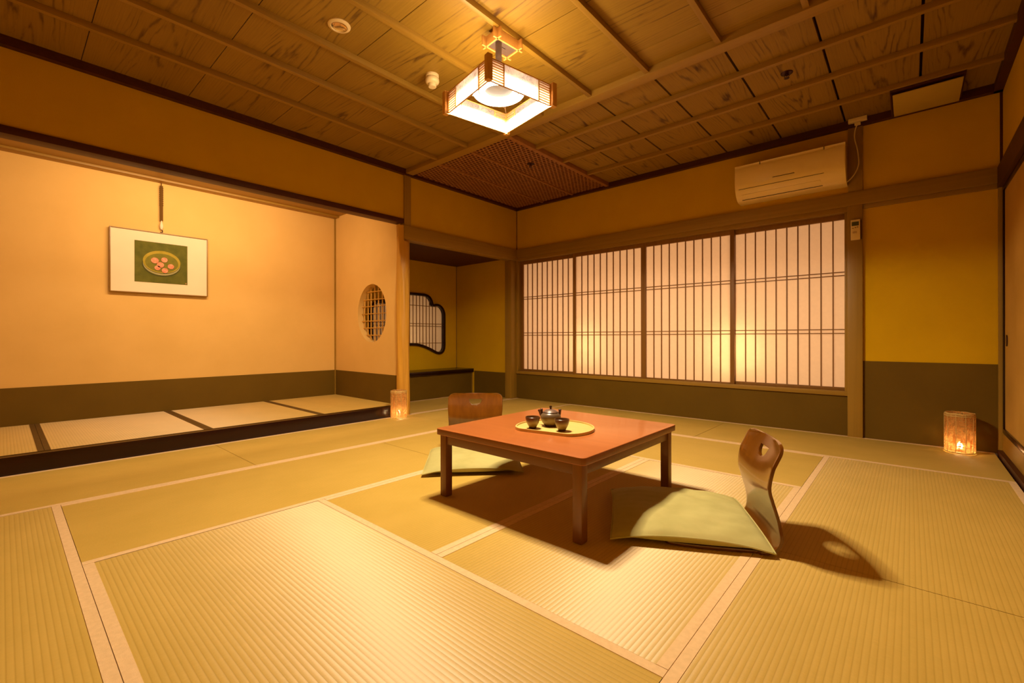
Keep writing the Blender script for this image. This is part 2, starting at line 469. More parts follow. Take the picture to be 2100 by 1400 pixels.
# right wall (x = W)
b = MB(); b.box(W, W + 0.06, YB, 0.02, 1.80, H + 0.02); b.box(W, W + 0.06, YB, -3.7, 0, 1.9)
struct(b.build('wall_right', M['wall']), 'ochre plaster wall above the sliding doors', 'wall')
b = MB(); b.box(W - 0.028, W + 0.06, YB, 0, 1.825, 1.968)
struct(b.build('trim_9', M['darky'], bevel=0.003), 'dark wooden rail above the sliding doors', 'trim')
b = MB(); b.box(W - 0.024, W + 0.03, -0.028, 0.02, 0.0, 1.83)
struct(b.build('trim_10', M['trimz'], bevel=0.002), 'narrow wooden strip in the right room corner', 'trim')
b = MB(); b.box(W - 0.03, W + 0.06, YB, -0.028, -0.03, 0.028)
struct(b.build('trim_11', M['darky']), 'dark threshold along the foot of the right wall', 'trim')
b = MB(); b.box(W - 0.004, W + 0.06, YB, -0.03, 0.028, 0.145)
struct(b.build('baseboard_right', M['trimy']), 'wooden board below the sliding doors', 'baseboard')
for i, (y0, y1) in enumerate(((-0.93, -0.032), (-1.83, -0.935), (-2.73, -1.835), (-3.70, -2.735))):
    d = MB(); d.box(W + 0.004, W + 0.05, y0 + 0.018, y1 - 0.018, 0.175, 1.815)
    door = struct(d.build('door_%d' % (i + 1), M['fusuma']), 'tan papered sliding door %s the room corner' % ('nearest' if i == 0 else 'away from'), 'door')
    f = MB(); f.box(W - 0.006, W + 0.05, y0, y0 + 0.022, 0.147, 1.825); f.box(W - 0.006, W + 0.05, y1 - 0.022, y1, 0.147, 1.825)
    f.box(W - 0.006, W + 0.05, y0 + 0.022, y1 - 0.022, 0.147, 0.180); f.box(W - 0.006, W + 0.05, y0 + 0.022, y1 - 0.022, 1.795, 1.825)
    f.build('door_frame', M['lacq'], door, bevel=0.003)
    yp = y1 - 0.115
    h = MB()
    h.prism([(W + 0.003, yp + 0.022 * cos(2 * pi * k / 24), 0.778 + 0.038 * sin(2 * pi * k / 24)) for k in range(24)], (-0.005, 0, 0))
    h.build('door_pull', M['darkm'], door, bevel=0.002)

# rear wall
b = MB(); b.box(-0.1, W + 0.1, YB - 0.06, YB, 0, H + 0.02)
struct(b.build('wall_rear', M['wall']), 'ochre plaster wall behind the camera', 'wall')

# left wall above the alcoves
b = MB(); b.box(-0.09, 0, YB, -1.79, 2.02, H + 0.02); b.box(-0.09, 0, -1.79, 0.0, 1.93, H + 0.02)
struct(b.build('wall_left', M['wall']), 'ochre plaster wall above both alcoves', 'wall')
b = MB(); b.box(-0.10, 0.012, YB, -1.795, 1.986, 2.034)
struct(b.build('trim_12', M['darky'], bevel=0.004), 'dark lintel over the picture alcove', 'trim')
b = MB(); b.box(-0.005, 0.016, -1.794, -1.712, 1.94, 2.49)
struct(b.build('trim_13', M['trimz'], bevel=0.002), 'narrow upright post above the peeled log pillar', 'post')
b = MB(); b.box(-0.10, 0.026, -1.800, 0.0, 1.823, 1.966)
struct(b.build('trim_14', M['trimy'], bevel=0.003), 'wooden rail over the side alcove', 'trim')
b = MB(); b.box(-0.11, 0.0, -0.116, 0.0, 0.0, 1.83)
struct(b.build('trim_15', M['trimz'], bevel=0.003), 'wooden corner post between side alcove and paper windows', 'post')

# peeled log pillar
b = MB()
prof = []
rings = []
nz, na = 60, 28
for iz in range(nz + 1):
    z = 1.965 * iz / nz
    ring = []
    for k in range(na):
        a = 2 * pi * k / na
        r = 0.066 + 0.003 * sin(3 * a + z * 2.1) + 0.0025 * sin(z * 5 + a * 2) + 0.002 * sin(7 * a + z * 9)
        if z > 1.2: r += 0.003 * sin(9 * a + 14 * z) * min(1, (z - 1.2) * 2)
        x = -0.040 + r * cos(a) * 0.95; y = -1.772 + r * sin(a) * 1.02
        if z > 1.825: x = min(x, -0.012) if y > -1.80 else x
        ring.append(b.bm.verts.new((x, y, z)))
    rings.append(ring)
for a_, b_ in zip(rings, rings[1:]):
    for k in range(na):
        b.bm.faces.new((a_[k], a_[(k + 1) % na], b_[(k + 1) % na], b_[k]))
b.bm.faces.new(rings[0][::-1]); b.bm.faces.new(rings[-1])
struct(b.build('trim_16', M['pillar'], smooth=True), 'peeled natural log pillar between the two alcoves', 'pillar')

# picture alcove
b = MB()
b.box(TX - 0.06, TX, YB, -1.70, 0, 2.40)
b.box(TX, -0.01, YB - 0.01, YB + 0.04, 0, 2.40)
struct(b.build('wall_alcove', M['toko']), 'sand coloured back wall of the picture alcove', 'wall')
# partition with the oval opening
oc, orx, orz = (-0.577, 1.077), 0.292, 0.326
b = MB()
outer = [(TX, -1.815, 0.0), (-0.03, -1.815, 0.0), (-0.03, -1.815, 2.33), (TX, -1.815, 2.33)]
inner = [(oc[0] + orx * cos(2 * pi * k / 64), -1.815, oc[1] + orz * sin(2 * pi * k / 64)) for k in range(64)]
b.holed(outer, inner, (0, 0.095, 0))
struct(b.build('wall_partition', M['toko']), 'sand coloured partition with an oval opening', 'wall')
b = MB(); b.box(TX + 0.001, TX + 0.005, YB + 0.04, -1.818, TP, 0.408); b.box(TX + 0.004, -0.055, -1.8195, -1.8155, TP, 0.408)
struct(b.build('baseboard_alcove', M['wains']), 'brown paper band round the picture alcove', 'wall panel')
b = MB(); b.box(TX, TX + 0.014, -1.829, -1.815, TP, 2.29)
struct(b.build('trim_17', M['trimz']), 'thin wooden strip in the picture alcove corner', 'trim')
b = MB(); b.box(TX - 0.02, -0.09, YB, -1.72, 2.288, 2.33)
struct(b.build('ceiling_alcove', M['batty']), 'pale wooden ceiling of the picture alcove', 'ceiling')
b = MB(); b.box(TX, TX + 0.10, YB, -1.815, 2.270, 2.290)
struct(b.build('trim_18', M['batty'], bevel=0.002), 'picture rail under the alcove ceiling', 'trim')
b = MB(); b.box(-0.085, 0.0, YB, -1.83, -0.02, 0.108)
struct(b.build('trim_19', M['lacq'], bevel=0.004), 'black lacquered step along the picture alcove', 'step')
b = MB(); b.box(TX, -0.085, YB, -1.815, -0.05, TP - 0.02)
struct(b.build('floor_alcove', M['floor']), 'raised floor under the picture alcove mats', 'floor')

# side alcove
gy, gc = -0.91, None
half = [(0.0, 1.413), (0.10, 1.413), (0.20, 1.413), (0.255, 1.410), (0.305, 1.395), (0.345, 1.365), (0.372, 1.325), (0.384, 1.292),
        (0.397, 1.275), (0.425, 1.283), (0.470, 1.283), (0.520, 1.268), (0.565, 1.232), (0.592, 1.185), (0.605, 1.125), (0.605, 0.95), (0.605, 0.78), (0.605, 0.695),
        (0.597, 0.640), (0.572, 0.598), (0.535, 0.575), (0.490, 0.568), (0.445, 0.576), (0.400, 0.594), (0.340, 0.622), (0.270, 0.650),
        (0.190, 0.676), (0.100, 0.693), (0.0, 0.698)]
def catmull(pts, n=3):
    out = []
    for i in range(len(pts) - 1):
        p0 = pts[max(i - 1, 0)]; p1 = pts[i]; p2 = pts[i + 1]; p3 = pts[min(i + 2, len(pts) - 1)]
        for k in range(n):
            t = k / n
            out.append(tuple(0.5 * ((2 * p1[j]) + (-p0[j] + p2[j]) * t + (2 * p0[j] - 5 * p1[j] + 4 * p2[j] - p3[j]) * t * t + (-p0[j] + 3 * p1[j] - 3 * p2[j] + p3[j]) * t ** 3) for j in range(2)))
    out.append(pts[-1]); return out
hs = catmull(half, 3)
gourd = [(gy + u, z) for u, z in hs] + [(gy - u, z) for u, z in hs[::-1][1:-1]]      # clockwise from the top
def offset(poly, d):
    n = len(poly); res = []
    for i in range(n):
        a = Vector(poly[i - 1]); c = Vector(poly[(i + 1) % n]); t = (c - a).normalized()
        nrm = Vector((t.y, -t.x))
        res.append((poly[i][0] + nrm.x * d, poly[i][1] + nrm.y * d))
    return res
g_in = offset(gourd, 0.034)
def spans(poly, ax, val):
    xs = []
    n = len(poly)
    for i in range(n):
        a, c = poly[i], poly[(i + 1) % n]
        if (a[ax] - val) * (c[ax] - val) < 0:
            t = (val - a[ax]) / (c[ax] - a[ax]); xs.append(a[1 - ax] + t * (c[1 - ax] - a[1 - ax]))
    xs.sort()
    return list(zip(xs[::2], xs[1::2]))
b = MB()
b.holed([(AX, -1.72, 0), (AX, -0.06, 0), (AX, -0.06, 1.90), (AX, -1.72, 1.90)], [(AX, y, z) for y, z in gourd], (-0.05, 0, 0))
struct(b.build('wall_niche', M['wall']), 'ochre back wall of the side alcove', 'wall')
b = MB(); b.box(AX - 0.05, -0.10, -0.07, -0.03, 0, 1.90)
struct(b.build('wall_niche_side', M['wall']), 'ochre side wall of the side alcove', 'wall')
b = MB(); b.box(-0.745, -0.11, -0.0735, -0.069, 0.0, 0.333)
struct(b.build('baseboard_niche', M['wains']), 'brown paper band on the side alcove wall', 'wall panel')
b = MB(); b.box(AX - 0.05, -0.10, -1.72, -0.05, 1.856, 1.89)
struct(b.build('ceiling_niche', M['darky']), 'dark wooden ceiling of the side alcove', 'ceiling')
b = MB(); b.box(AX, AX + 0.010, -0.080, -0.070, 0.36, 1.856)
struct(b.build('trim_20', M['trimz']), 'thin strip in the side alcove corner', 'trim')
# lobed window
fr = MB(); fr.holed([(AX + 0.032, y, z) for y, z in gourd], [(AX + 0.032, y, z) for y, z in g_in], (-0.08, 0, 0))
win5 = struct(fr.build('window_5', M['lacq'], bevel=0.006), 'lobed window with a thick black frame in the side alcove', 'window')
lat = MB()
yk = -0.847 + 0.0555 * 7
while yk > gy - 0.60:
    for z0, z1 in spans(offset(gourd, 0.02), 0, yk): lat.box(AX - 0.012, AX - 0.003, yk - 0.004, yk + 0.004, z0, z1)
    yk -= 0.0555
for zk in (1.246, 0.998, 0.964, 0.729):
    for y0, y1 in spans(offset(gourd, 0.02), 1, zk): lat.box(AX - 0.014, AX - 0.006, y0, y1, zk - 0.004, zk + 0.004)
lat.build('lattice', M['kumiko'], win5)
pp = MB(); pp.prism([(AX - 0.022, y, z) for y, z in offset(gourd, 0.006)], (-0.001, 0, 0))
pp.build('paper', M['shojip'], win5)
# oval opening lattice
lat = MB()
for x in (-0.906 + 0.085, -0.812 + 0.075, -0.746 + 0.07, -0.663 + 0.055, -0.582 + 0.04, -0.49, -0.40, -0.335):
    pass
for x in (-0.826, -0.752, -0.684, -0.607, -0.534, -0.455, -0.376):
    dz = orz * sqrt(max(0, 1 - ((x - oc[0]) / orx) ** 2)) + 0.004
    lat.tube([(x, -1.752 + 0.004 * random.uniform(-1, 1), oc[1] - dz), (x + random.uniform(-.004, .004), -1.752, oc[1] + dz)], random.uniform(0.0060, 0.0080), 8)
for z in (1.325, 1.238, 1.160, 1.076, 0.993, 0.914, 0.832):
    dx = orx * sqrt(max(0, 1 - ((z - oc[1]) / orz) ** 2)) + 0.004
    lat.tube([(oc[0] - dx, -1.764, z), (oc[0] + dx, -1.764, z + random.uniform(-.004, .004))], random.uniform(0.004, 0.006), 8)
struct(lat.build('window_6', M['pillar'], smooth=True), 'bamboo lattice in the oval opening of the alcove partition', 'window')
# low shelf in side alcove
sh = thing('display_shelf', 'low black shelf along the back of the side alcove', 'shelf', (-0.95, -0.89, 0))
b = MB(); b.box(AX + 0.001 + 0.95, -0.752 + 0.95, -1.70 + 0.89, -0.0745 + 0.89, 0.315, 0.364); b.build('shelf_board', M['lacq'], sh, bevel=0.002)
b = MB(); b.box(-0.795 + 0.95, -0.782 + 0.95, -1.70 + 0.89, -0.086 + 0.89, 0.0, 0.315); b.build('front_panel', M['wains'], sh)
b = MB(); b.box(-0.797 + 0.95, -0.776 + 0.95, -0.0855 + 0.89, -0.0745 + 0.89, 0.0, 0.315); b.build('end_strip', M['trimz'], sh)

# ------------------------------------------------------------------ shoji windows
KX = [[0.145 + 0.0805 * i for i in range(9)], [1.003 + 0.0835 * i for i in range(9)],
      [1.898 + 0.0835 * i for i in range(9)], [2.779 + 0.0838 * i for i in range(9)]]
PX = [(0.030, 0.915, 0.040), (0.882, 1.785, 0.010), (1.780, 2.692, 0.010), (2.655, 3.552, 0.040)]
PAPX = [(0.075, 0.885), (0.918, 1.757), (1.812, 2.655), (2.692, 3.530)]
for i, ((x0, x1, yd), (p0, p1), ks) in enumerate(zip(PX, PAPX, KX)):
    f = MB()
    zt, zb_ = 1.817, 0.360
    f.box(x0, p0, yd, yd + 0.028, zb_, zt); f.box(p1, x1, yd, yd + 0.028, zb_, zt)
    f.box(p0, p1, yd, yd + 0.028, zb_, 0.388 if i in (0, 3) else 0.376); f.box(p0, p1, yd, yd + 0.028, 1.772, zt)
    wn = struct(f.build('window_%d' % (i + 1), M['kumiko'], bevel=0.002),
                ['paper sliding window nearest the side alcove', 'paper sliding window second from the side alcove',
                 'paper sliding window third from the side alcove', 'paper sliding window beside the square post'][i], 'window')
    k = MB()
    for x in ks: k.box(x - 0.0042, x + 0.0042, yd + 0.006, yd + 0.020, 0.37, 1.78)
    for z in (1.339, 1.311, 0.866, 0.834): k.box(p0, p1, yd + 0.004, yd + 0.014, z - 0.0038, z + 0.0038)
    k.build('lattice', M['kumiko'], wn)
    pp = MB(); pp.box(p0 - 0.004, p1 + 0.004, yd + 0.0205, yd + 0.0215, 0.365, 1.80)
    pp.build('paper', M['shojip'], wn)

# ------------------------------------------------------------------ tatami
def tatami(x0, x1, y0, y1, ax, label, top=0.0, thick=0.05, border=M['heri'], bw=0.029, heri=True, group='straw mats on the room floor'):
    g = 0.0015
    x0 += g; x1 -= g; y0 += g; y1 -= g
    b = MB(); b.box(x0, x1, y0, y1, top - thick, top)
    uvf = (lambda co, f: (co.x, co.y)) if ax == 'x' else (lambda co, f: (co.y, co.x))
    o = b.build('tatami_mat', M['tatami'], uv=uvf)
    tag(o, label, 'straw mat', group)
    if heri:
        e = 0.0014
        rects = [(x0, x1, y0, y0 + bw), (x0, x1, y1 - bw, y1)] if ax == 'x' else [(x0, x0 + bw, y0, y1), (x1 - bw, x1, y0, y1)]
        for a in rects:
            m = MB(); m.box(a[0] - 0.0006, a[1] + 0.0006, a[2] - 0.0006, a[3] + 0.0006, top - 0.012, top + e); m.build('border', border, o)
    return o
t = 0.874
X_ = [0, t, 2 * t, 3 * t, 4 * t, 5 * t]
Y_ = [0, -0.873, -1.746, -2.619, -3.491, -4.364, -5.236]
MATS = [
 (0, 1, 2, 0, 'y', 'straw mat in front of the side alcove'),
 (0, 1, 4, 2, 'y', 'straw mat along the black step, lantern at its far end'),
 (0, 1, 6, 4, 'y', 'straw mat along the black step at the left edge of the photo'),
 (1, 3, 1, 0, 'x', 'straw mat under the first two paper windows from the side alcove'),
 (3, 5, 1, 0, 'x', 'straw mat along the wall with the right lantern on it'),
 (1, 2, 3, 1, 'y', 'straw mat under the floor chair behind the table'),
 (1, 2, 5, 3, 'y', 'greenish straw mat one row in from the black step, empty'),
 (2, 4, 2, 1, 'x', 'straw mat just behind the low table toward the windows'),
 (2, 3, 4, 2, 'y', 'straw mat under the left half of the low table'),
 (3, 4, 4, 2, 'y', 'straw mat under the right half of the low table and a cushion'),
 (4, 5, 3, 1, 'y', 'straw mat along the sliding doors beyond the chair shadow'),
 (4, 5, 5, 3, 'y', 'straw mat at the lower right corner of the photo'),
 (2, 4, 5, 4, 'x', 'large pale straw mat in the foreground in front of the table'),
 (1, 3, 6, 5, 'x', 'striped straw mat at the lower left corner of the photo'),
 (3, 5, 6, 5, 'x', 'straw mat beneath the camera in front of the rear wall'),
]
for a, c, d, e, ax, lab in MATS:
    tatami(X_[a], X_[c], Y_[d], Y_[e], ax, lab)
tatami(-0.782, -0.003, -1.69, -0.08, 'y', 'straw mat inside the side alcove below the black shelf')
ty = [-1.818, -2.622, -3.503, -4.376, -5.25]
labs = ['straw mat in the picture alcove nearest the log pillar', 'straw mat in the picture alcove second from the log pillar',
        'straw mat in the picture alcove below the framed picture', 'straw mat in the picture alcove cut by the left edge of the photo']
for i, (a, c) in enumerate(zip(ty, ty[1:])):
    o = tatami(TX + 0.006, -0.086, c, a, 'x', labs[i], TP, 0.025, M['heridark'], 0.027, True, 'straw mats in the picture alcove')
    if i == 0:
        for ch in o.children:
            if max(v.co.y for v in ch.data.vertices) > -1.9: bpy.data.objects.remove(ch); break

# ------------------------------------------------------------------ low table
tb = thing('low_table', 'low square red brown wooden table in the middle of the mats', 'table', (2.563, -2.639, 0.0016))
ax_, ay_, bx_, by_, lw = 0.442, 0.452, 0.422, 0.436, 0.043
b = MB()
pts = []
for sx, sy, a0 in ((1, 1, 0), (-1, 1, 90), (-1, -1, 180), (1, -1, 270)):
    rr = 0.022
    for k in range(7):
        a = radians(a0 + 15 * k)
        pts.append((sx * (ax_ - rr) + rr * cos(a), sy * (ay_ - rr) + rr * sin(a), 0.310))
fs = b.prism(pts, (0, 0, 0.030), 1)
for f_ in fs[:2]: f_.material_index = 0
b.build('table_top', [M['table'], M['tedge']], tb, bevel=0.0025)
for i, (sx, sy) in enumerate(((1, 1), (-1, 1), (-1, -1), (1, -1))):
    b = MB()
    x0, y0 = sx * bx_, sy * by_
    v = b.box(x0 - sx * lw, x0, y0 - sy * lw, y0, 0.0, 0.310)
    b.build('leg', M['tleg'], tb, bevel=0.004)
for sy in (-1, 1):
    b = MB(); b.box(-bx_ + lw, bx_ - lw, sy * (by_ - 0.006), sy * (by_ - 0.026), 0.263, 0.310); b.build('apron', M['tapr'], tb, bevel=0.002)
for sx in (-1, 1):
    b = MB(); b.box(sx * (bx_ - 0.006), sx * (bx_ - 0.026), -by_ + lw, by_ - lw, 0.263, 0.310); b.build('apron', M['tapr'], tb, bevel=0.002)

# tray: a disc with one side cut straight
TZ = 0.3416
ang = radians(10.5)
tr = thing('serving_tray', 'pale wooden half moon tray on the low table', 'tray', (2.590, -2.708, TZ), ang)
R_, cut = 0.198, 0.136
arc0 = -math.asin(cut / R_)
def tray_outline(d):
    r = R_ - d; c = cut - d
    a0 = -math.asin(c / r); pts = []
    n = 60
    raw = [(r * cos(a0 + (pi - 2 * a0) * k / n), r * sin(a0 + (pi - 2 * a0) * k / n)) for k in range(n + 1)]
    # round the two corners at the straight edge
    res = []
    rc = 0.03
    for x, y in raw:
        res.append((x, y))
    xl = r * cos(a0)
    cor = []
    for k in range(1, 8):
        s = k / 8
        pass
    res = [(x, y) for x, y in res if y > -c + rc]
    xr0, yr0 = res[0]
    A = Vector((xr0, yr0)); Bc = Vector((r * cos(a0), -c)); D = Vector((r * cos(a0) - rc * 1.1, -c))
    right = [tuple((1 - s) ** 2 * D + 2 * s * (1 - s) * Bc + s * s * A) for s in [k / 8 for k in range(8)]]
    left = [(-x, y) for x, y in right[::-1]]
    return right + res + left
b = MB()
po = tray_outline(0.0)
b.prism([(x, y, 0.0005) for x, y in po], (0, 0, 0.007)); b.build('base', M['tray'], tr, bevel=0.0015)
b = MB()
b.holed([(x, y, 0.0075) for x, y in po], [(x, y, 0.0075) for x, y in tray_outline(0.007)], (0, 0, 0.0065)); b.build('rim', M['tray'], tr, bevel=0.0015)

# two-tone ceramic
def ceramic(name, split, blend, top, mid, bot):
    m, nt, out = newmat(name)
    tc = N(nt, 'ShaderNodeTexCoord'); sp = N(nt, 'ShaderNodeSeparateXYZ'); L(nt, tc.outputs['Object'], sp.inputs[0])
    nz = noise(nt, coords(nt, (1, 1, 1)), 45, 4)
    zz = math_n(nt, 'ADD', sp.outputs[2], math_n(nt, 'MULTIPLY', math_n(nt, 'SUBTRACT', nz, 0.5), 0.008))
    f = math_n(nt, 'DIVIDE', zz, split)
    col = ramp(nt, f, [(0.10, bot), (0.26, mid), (0.55, mid), (0.80, top)])
    principled(nt, out, col, 0.32, 0, 0.5, None, 0.1)
    return m
M['cup'] = ceramic('glazed_cup', 0.057, 0, (0.09, 0.035, 0.012), (0.30, 0.21, 0.045), (0.05, 0.012, 0.004))
M['pot'] = ceramic('glazed_pot', 0.070, 0, (0.13, 0.085, 0.048), (0.25, 0.17, 0.05), (0.07, 0.02, 0.006))
M['potlid'] = mottled('glazed_lid', (0.13, 0.075, 0.055), (0.18, 0.11, 0.08), 30, 0.36, 0.5)
M['potdark'] = mottled('dark_glaze', (0.045, 0.012, 0.005), (0.065, 0.02, 0.008), 30, 0.3, 0.5)
CZ = TZ + 0.0078
b = MB()
b.lathe([(0, 0), (0.017, 0), (0.0185, 0.002), (0.0195, 0.008), (0.024, 0.016), (0.030, 0.028), (0.0345, 0.042), (0.0362, 0.052), (0.0366, 0.0570),
         (0.0352, 0.0580), (0.0338, 0.0560), (0.0325, 0.044), (0.027, 0.026), (0.019, 0.012), (0, 0.008)], 40)
cup1 = b.build('tea_cup', M['cup'], smooth=True)
tag(cup1, 'small dark glazed tea cup on the tray, left of the other cup', 'cup', 'tea cups on the tray'); cup1.location = (2.520, -2.797, CZ)
cup2 = cup1.copy(); COL.objects.link(cup2); cup2.location = (2.667, -2.754, CZ); cup2.rotation_euler = (0, 0, 1.3)
cup2['label'] = 'small dark glazed tea cup on the tray, in front of the teapot, right one'
tp = thing('teapot', 'round glazed teapot with a knobbed lid on the tray', 'teapot', (2.552, -2.690, CZ), radians(200))
b = MB()
b.lathe([(0, 0), (0.029, 0), (0.031, 0.003), (0.036, 0.010), (0.045, 0.022), (0.0515, 0.036), (0.053, 0.046), (0.051, 0.056), (0.045, 0.064), (0.037, 0.069), (0.034, 0.071), (0, 0.071)], 40)
b.build('body', M['pot'], tp, smooth=True)
b = MB(); b.lathe([(0, 0.070), (0.0385, 0.0705), (0.0385, 0.0725), (0.033, 0.077), (0.022, 0.083), (0.010, 0.0865), (0, 0.087)], 36)
lid = b.build('lid', M['potlid'], tp, smooth=True)
b = MB(); b.lathe([(0, 0.085), (0.0045, 0.086), (0.0048, 0.092), (0.0072, 0.098), (0.0060, 0.1025), (0, 0.104)], 16); b.build('knob', M['potdark'], lid, smooth=True)
b = MB()
# spout to the photo's left, ears on the shoulders
sd = Vector((cos(radians(-18)), sin(radians(-18)), 0))
b.tube([sd * 0.046 + Vector((0, 0, 0.038)), sd * 0.060 + Vector((0, 0, 0.052)), sd * 0.068 + Vector((0, 0, 0.066)), sd * 0.076 + Vector((0, 0, 0.075))], [0.0115, 0.0085, 0.0065, 0.0055], 12)
b.build('spout', M['potdark'], tp, smooth=True)
for a in (12, 190):
    e = MB(); dv = Vector((cos(radians(a)), sin(radians(a)), 0)); sv = Vector((-dv.y, dv.x, 0))
    e.tube([dv * 0.045 + Vector((0, 0, 0.060)), dv * 0.047 + Vector((0, 0, 0.073)), dv * 0.0475 + Vector((0, 0, 0.082))], [0.007, 0.0065, 0.0075], 10)
    e.sphere(dv * 0.0475 + Vector((0, 0, 0.084)), 0.008, 10, 6, (1, 1, 0.6))
    e.build('ear', M['potdark'], tp, smooth=True)

# ------------------------------------------------------------------ legless floor chairs
def profile():
    pr = [(0.40, 0.010), (0.30, 0.009), (0.20, 0.008), (0.10, 0.008), (0.05, 0.0085), (0.026, 0.012), (0.008, 0.022), (-0.004, 0.040), (-0.009, 0.062), (-0.008, 0.085),
          (-0.003, 0.120), (0.007, 0.158), (0.018, 0.195), (0.0225, 0.230), (0.017, 0.263), (0.004, 0.301), (-0.012, 0.336), (-0.027, 0.369), (-0.039, 0.401)]
    return pr
def half_w(z, fwd):
    if fwd > 0.06 and z < 0.02: return 0.188 - 0.10 * max(0, fwd - 0.28)
    tab = [(0.0, 0.198), (0.06, 0.198), (0.12, 0.190), (0.16, 0.189), (0.20, 0.188), (0.24, 0.190), (0.30, 0.194), (0.37, 0.194), (0.42, 0.187)]
    for (a, wa), (c, wc) in zip(tab, tab[1:]):
        if a <= z <= c:
            t = (z - a) / (c - a); t = t * t * (3 - 2 * t); return wa + (wc - wa) * t
    return tab[-1][1]
def make_chair(name, label, loc, rz, group):
    """faces +X locally; back stands at local x = 0."""
    pr = catmull(profile(), 4)
    nw = 24; th = 0.011
    bm = bmesh.new(); grid = []
    L_ = [0]
    for i in range(1, len(pr)): L_.append(L_[-1] + math.hypot(pr[i][0] - pr[i - 1][0], pr[i][1] - pr[i - 1][1]))
    tot = L_[-1]
    for i, (x, z) in enumerate(pr):
        w = half_w(z, x)
        e = tot - L_[i]; rc = 0.035
        if e < rc: w = w - rc + sqrt(max(0, rc * rc - (rc - e) ** 2))
        if L_[i] < rc: w = w - rc + sqrt(max(0, rc * rc - (rc - L_[i]) ** 2))
        row = []
        for k in range(nw + 1):
            s = -1 + 2 * k / nw
            dish = 0.020 * (s * s) * max(0.0, min(1.0, (z - 0.20) / 0.12))
            row.append(bm.verts.new((x + dish, s * w, z)))
        grid.append(row)
    for a, c in zip(grid, grid[1:]):
        for k in range(nw): bm.faces.new((a[k], a[k + 1], c[k + 1], c[k]))
    me = bpy.data.meshes.new(name); bm.to_mesh(me); bm.free()
    o = bpy.data.objects.new(name, me); COL.objects.link(o)
    sm = o.modifiers.new('s', 'SOLIDIFY'); sm.thickness = th; sm.offset = 0.0
    # half-moon grip hole
    c = MB()
    pts = [(-0.3, 0.047, 0.361), (-0.3, 0.044, 0.352)] + [(-0.3, 0.044 * cos(radians(a)), 0.353 - 0.034 * sin(radians(a))) for a in range(10, 171, 10)] + [(-0.3, -0.044, 0.352), (-0.3, -0.047, 0.361)]
    c.prism(pts, (0.6, 0, 0)); cut = c.build('cut', M['chair'])
    bo = o.modifiers.new('b', 'BOOLEAN'); bo.operation = 'DIFFERENCE'; bo.object = cut; bo.solver = 'EXACT'
    bv = o.modifiers.new('v', 'BEVEL'); bv.width = 0.002; bv.segments = 2; bv.limit_method = 'ANGLE'; bv.angle_limit = radians(50)
    dg = bpy.context.evaluated_depsgraph_get(); dg.update()
    nm = bpy.data.meshes.new_from_object(o.evaluated_get(dg))
    o.modifiers.clear(); o.data = nm
    bpy.data.objects.remove(cut)
    nm.materials.clear(); nm.materials.append(M['chair'])
    for p in nm.polygons: p.use_smooth = True; p.material_index = 0
    nm.set_sharp_from_angle(angle=radians(35))
    o.location = loc; o.rotation_euler = (0, 0, rz)
    return tag(o, label, 'floor chair', group)
CG = 'legless floor chairs at the low table'
ch1 = make_chair('floor_chair', 'curved legless wooden chair at the right of the low table', (3.475, -2.505, 0.0), radians(180 + 30), CG)
ch2 = ch1.copy(); COL.objects.link(ch2); ch2.location = (1.598, -2.305, 0.0); ch2.rotation_euler = (0, 0, radians(-47))
ch2['label'] = 'legless wooden chair behind the table, mostly hidden, grip hole facing front'

# ------------------------------------------------------------------ floor cushions
def make_cushion(name, label, loc, rz, group):
    S, n = 0.292, 40
    b = MB(); bm = b.bm
    def hgt(u, v):
        a = max(0.0, 1 - abs(u) ** 2.6); c = max(0.0, 1 - abs(v) ** 2.6)
        return (a * c) ** 0.52
    top, bot = [], []
    for i in range(n + 1):
        rt, rb = [], []
        for j in range(n + 1):
            u, v = -1 + 2 * i / n, -1 + 2 * j / n
            pull = 1 - 0.035 * (1 - v * v) * abs(u) ** 3; pull2 = 1 - 0.035 * (1 - u * u) * abs(v) ** 3
            x, y = S * u * pull, S * v * pull2
            h = hgt(u, v)
            wr = 0.0034 * sin(8 * u + 4 * v * v + 1) * sin(6 * v - 3 * u) * h + 0.0028 * sin(19 * u * v + 5 * v + 2 * u) * h + 0.0016 * sin(31 * v + 3 * u) * h * abs(u)
            zt = 0.041 + 0.034 * h + wr - 0.027 * (abs(u) * abs(v)) ** 2.5
            zb = 0.041 - 0.0250 * min(1.0, h * 3.0) - 0.027 * (abs(u) * abs(v)) ** 2.5 * (1 - min(1.0, h * 3.0))
            rt.append(bm.verts.new((x, y, zt)))
            rb.append(rt[-1] if i in (0, n) or j in (0, n) else bm.verts.new((x, y, zb)))
        top.append(rt); bot.append(rb)
    for i in range(n):
        for j in range(n):
            bm.faces.new((top[i][j], top[i + 1][j], top[i + 1][j + 1], top[i][j + 1]))
            q = [bot[i][j], bot[i][j + 1], bot[i + 1][j + 1], bot[i + 1][j]]
            if len(set(q)) == 4:
                try: bm.faces.new(q)
                except ValueError: pass
    rim = [top[i][0].co.copy() for i in range(n)] + [top[n][j].co.copy() for j in range(n)] + [top[n - i][n].co.copy() for i in range(n)] + [top[0][n - j].co.copy() for j in range(n)]
    o = b.build(name, M['cush'], smooth=True)
    w = MB(); w.tube(rim, 0.0032, 6, closed=True); w.build('welt', M['cush'], o, smooth=True)
    o.location = loc; o.rotation_euler = (0, 0, rz)
    return tag(o, label, 'cushion', group)
UG = 'green floor cushions at the low table'
cu1 = make_cushion('floor_cushion', 'flat green cushion on the chair at the right of the table', (3.172, -2.585, 0.003), radians(28.8), UG)
cu2 = dup(cu1, (1.825, -2.545, 0.003), radians(46.5), 'flat green cushion half under the back left of the table', UG)

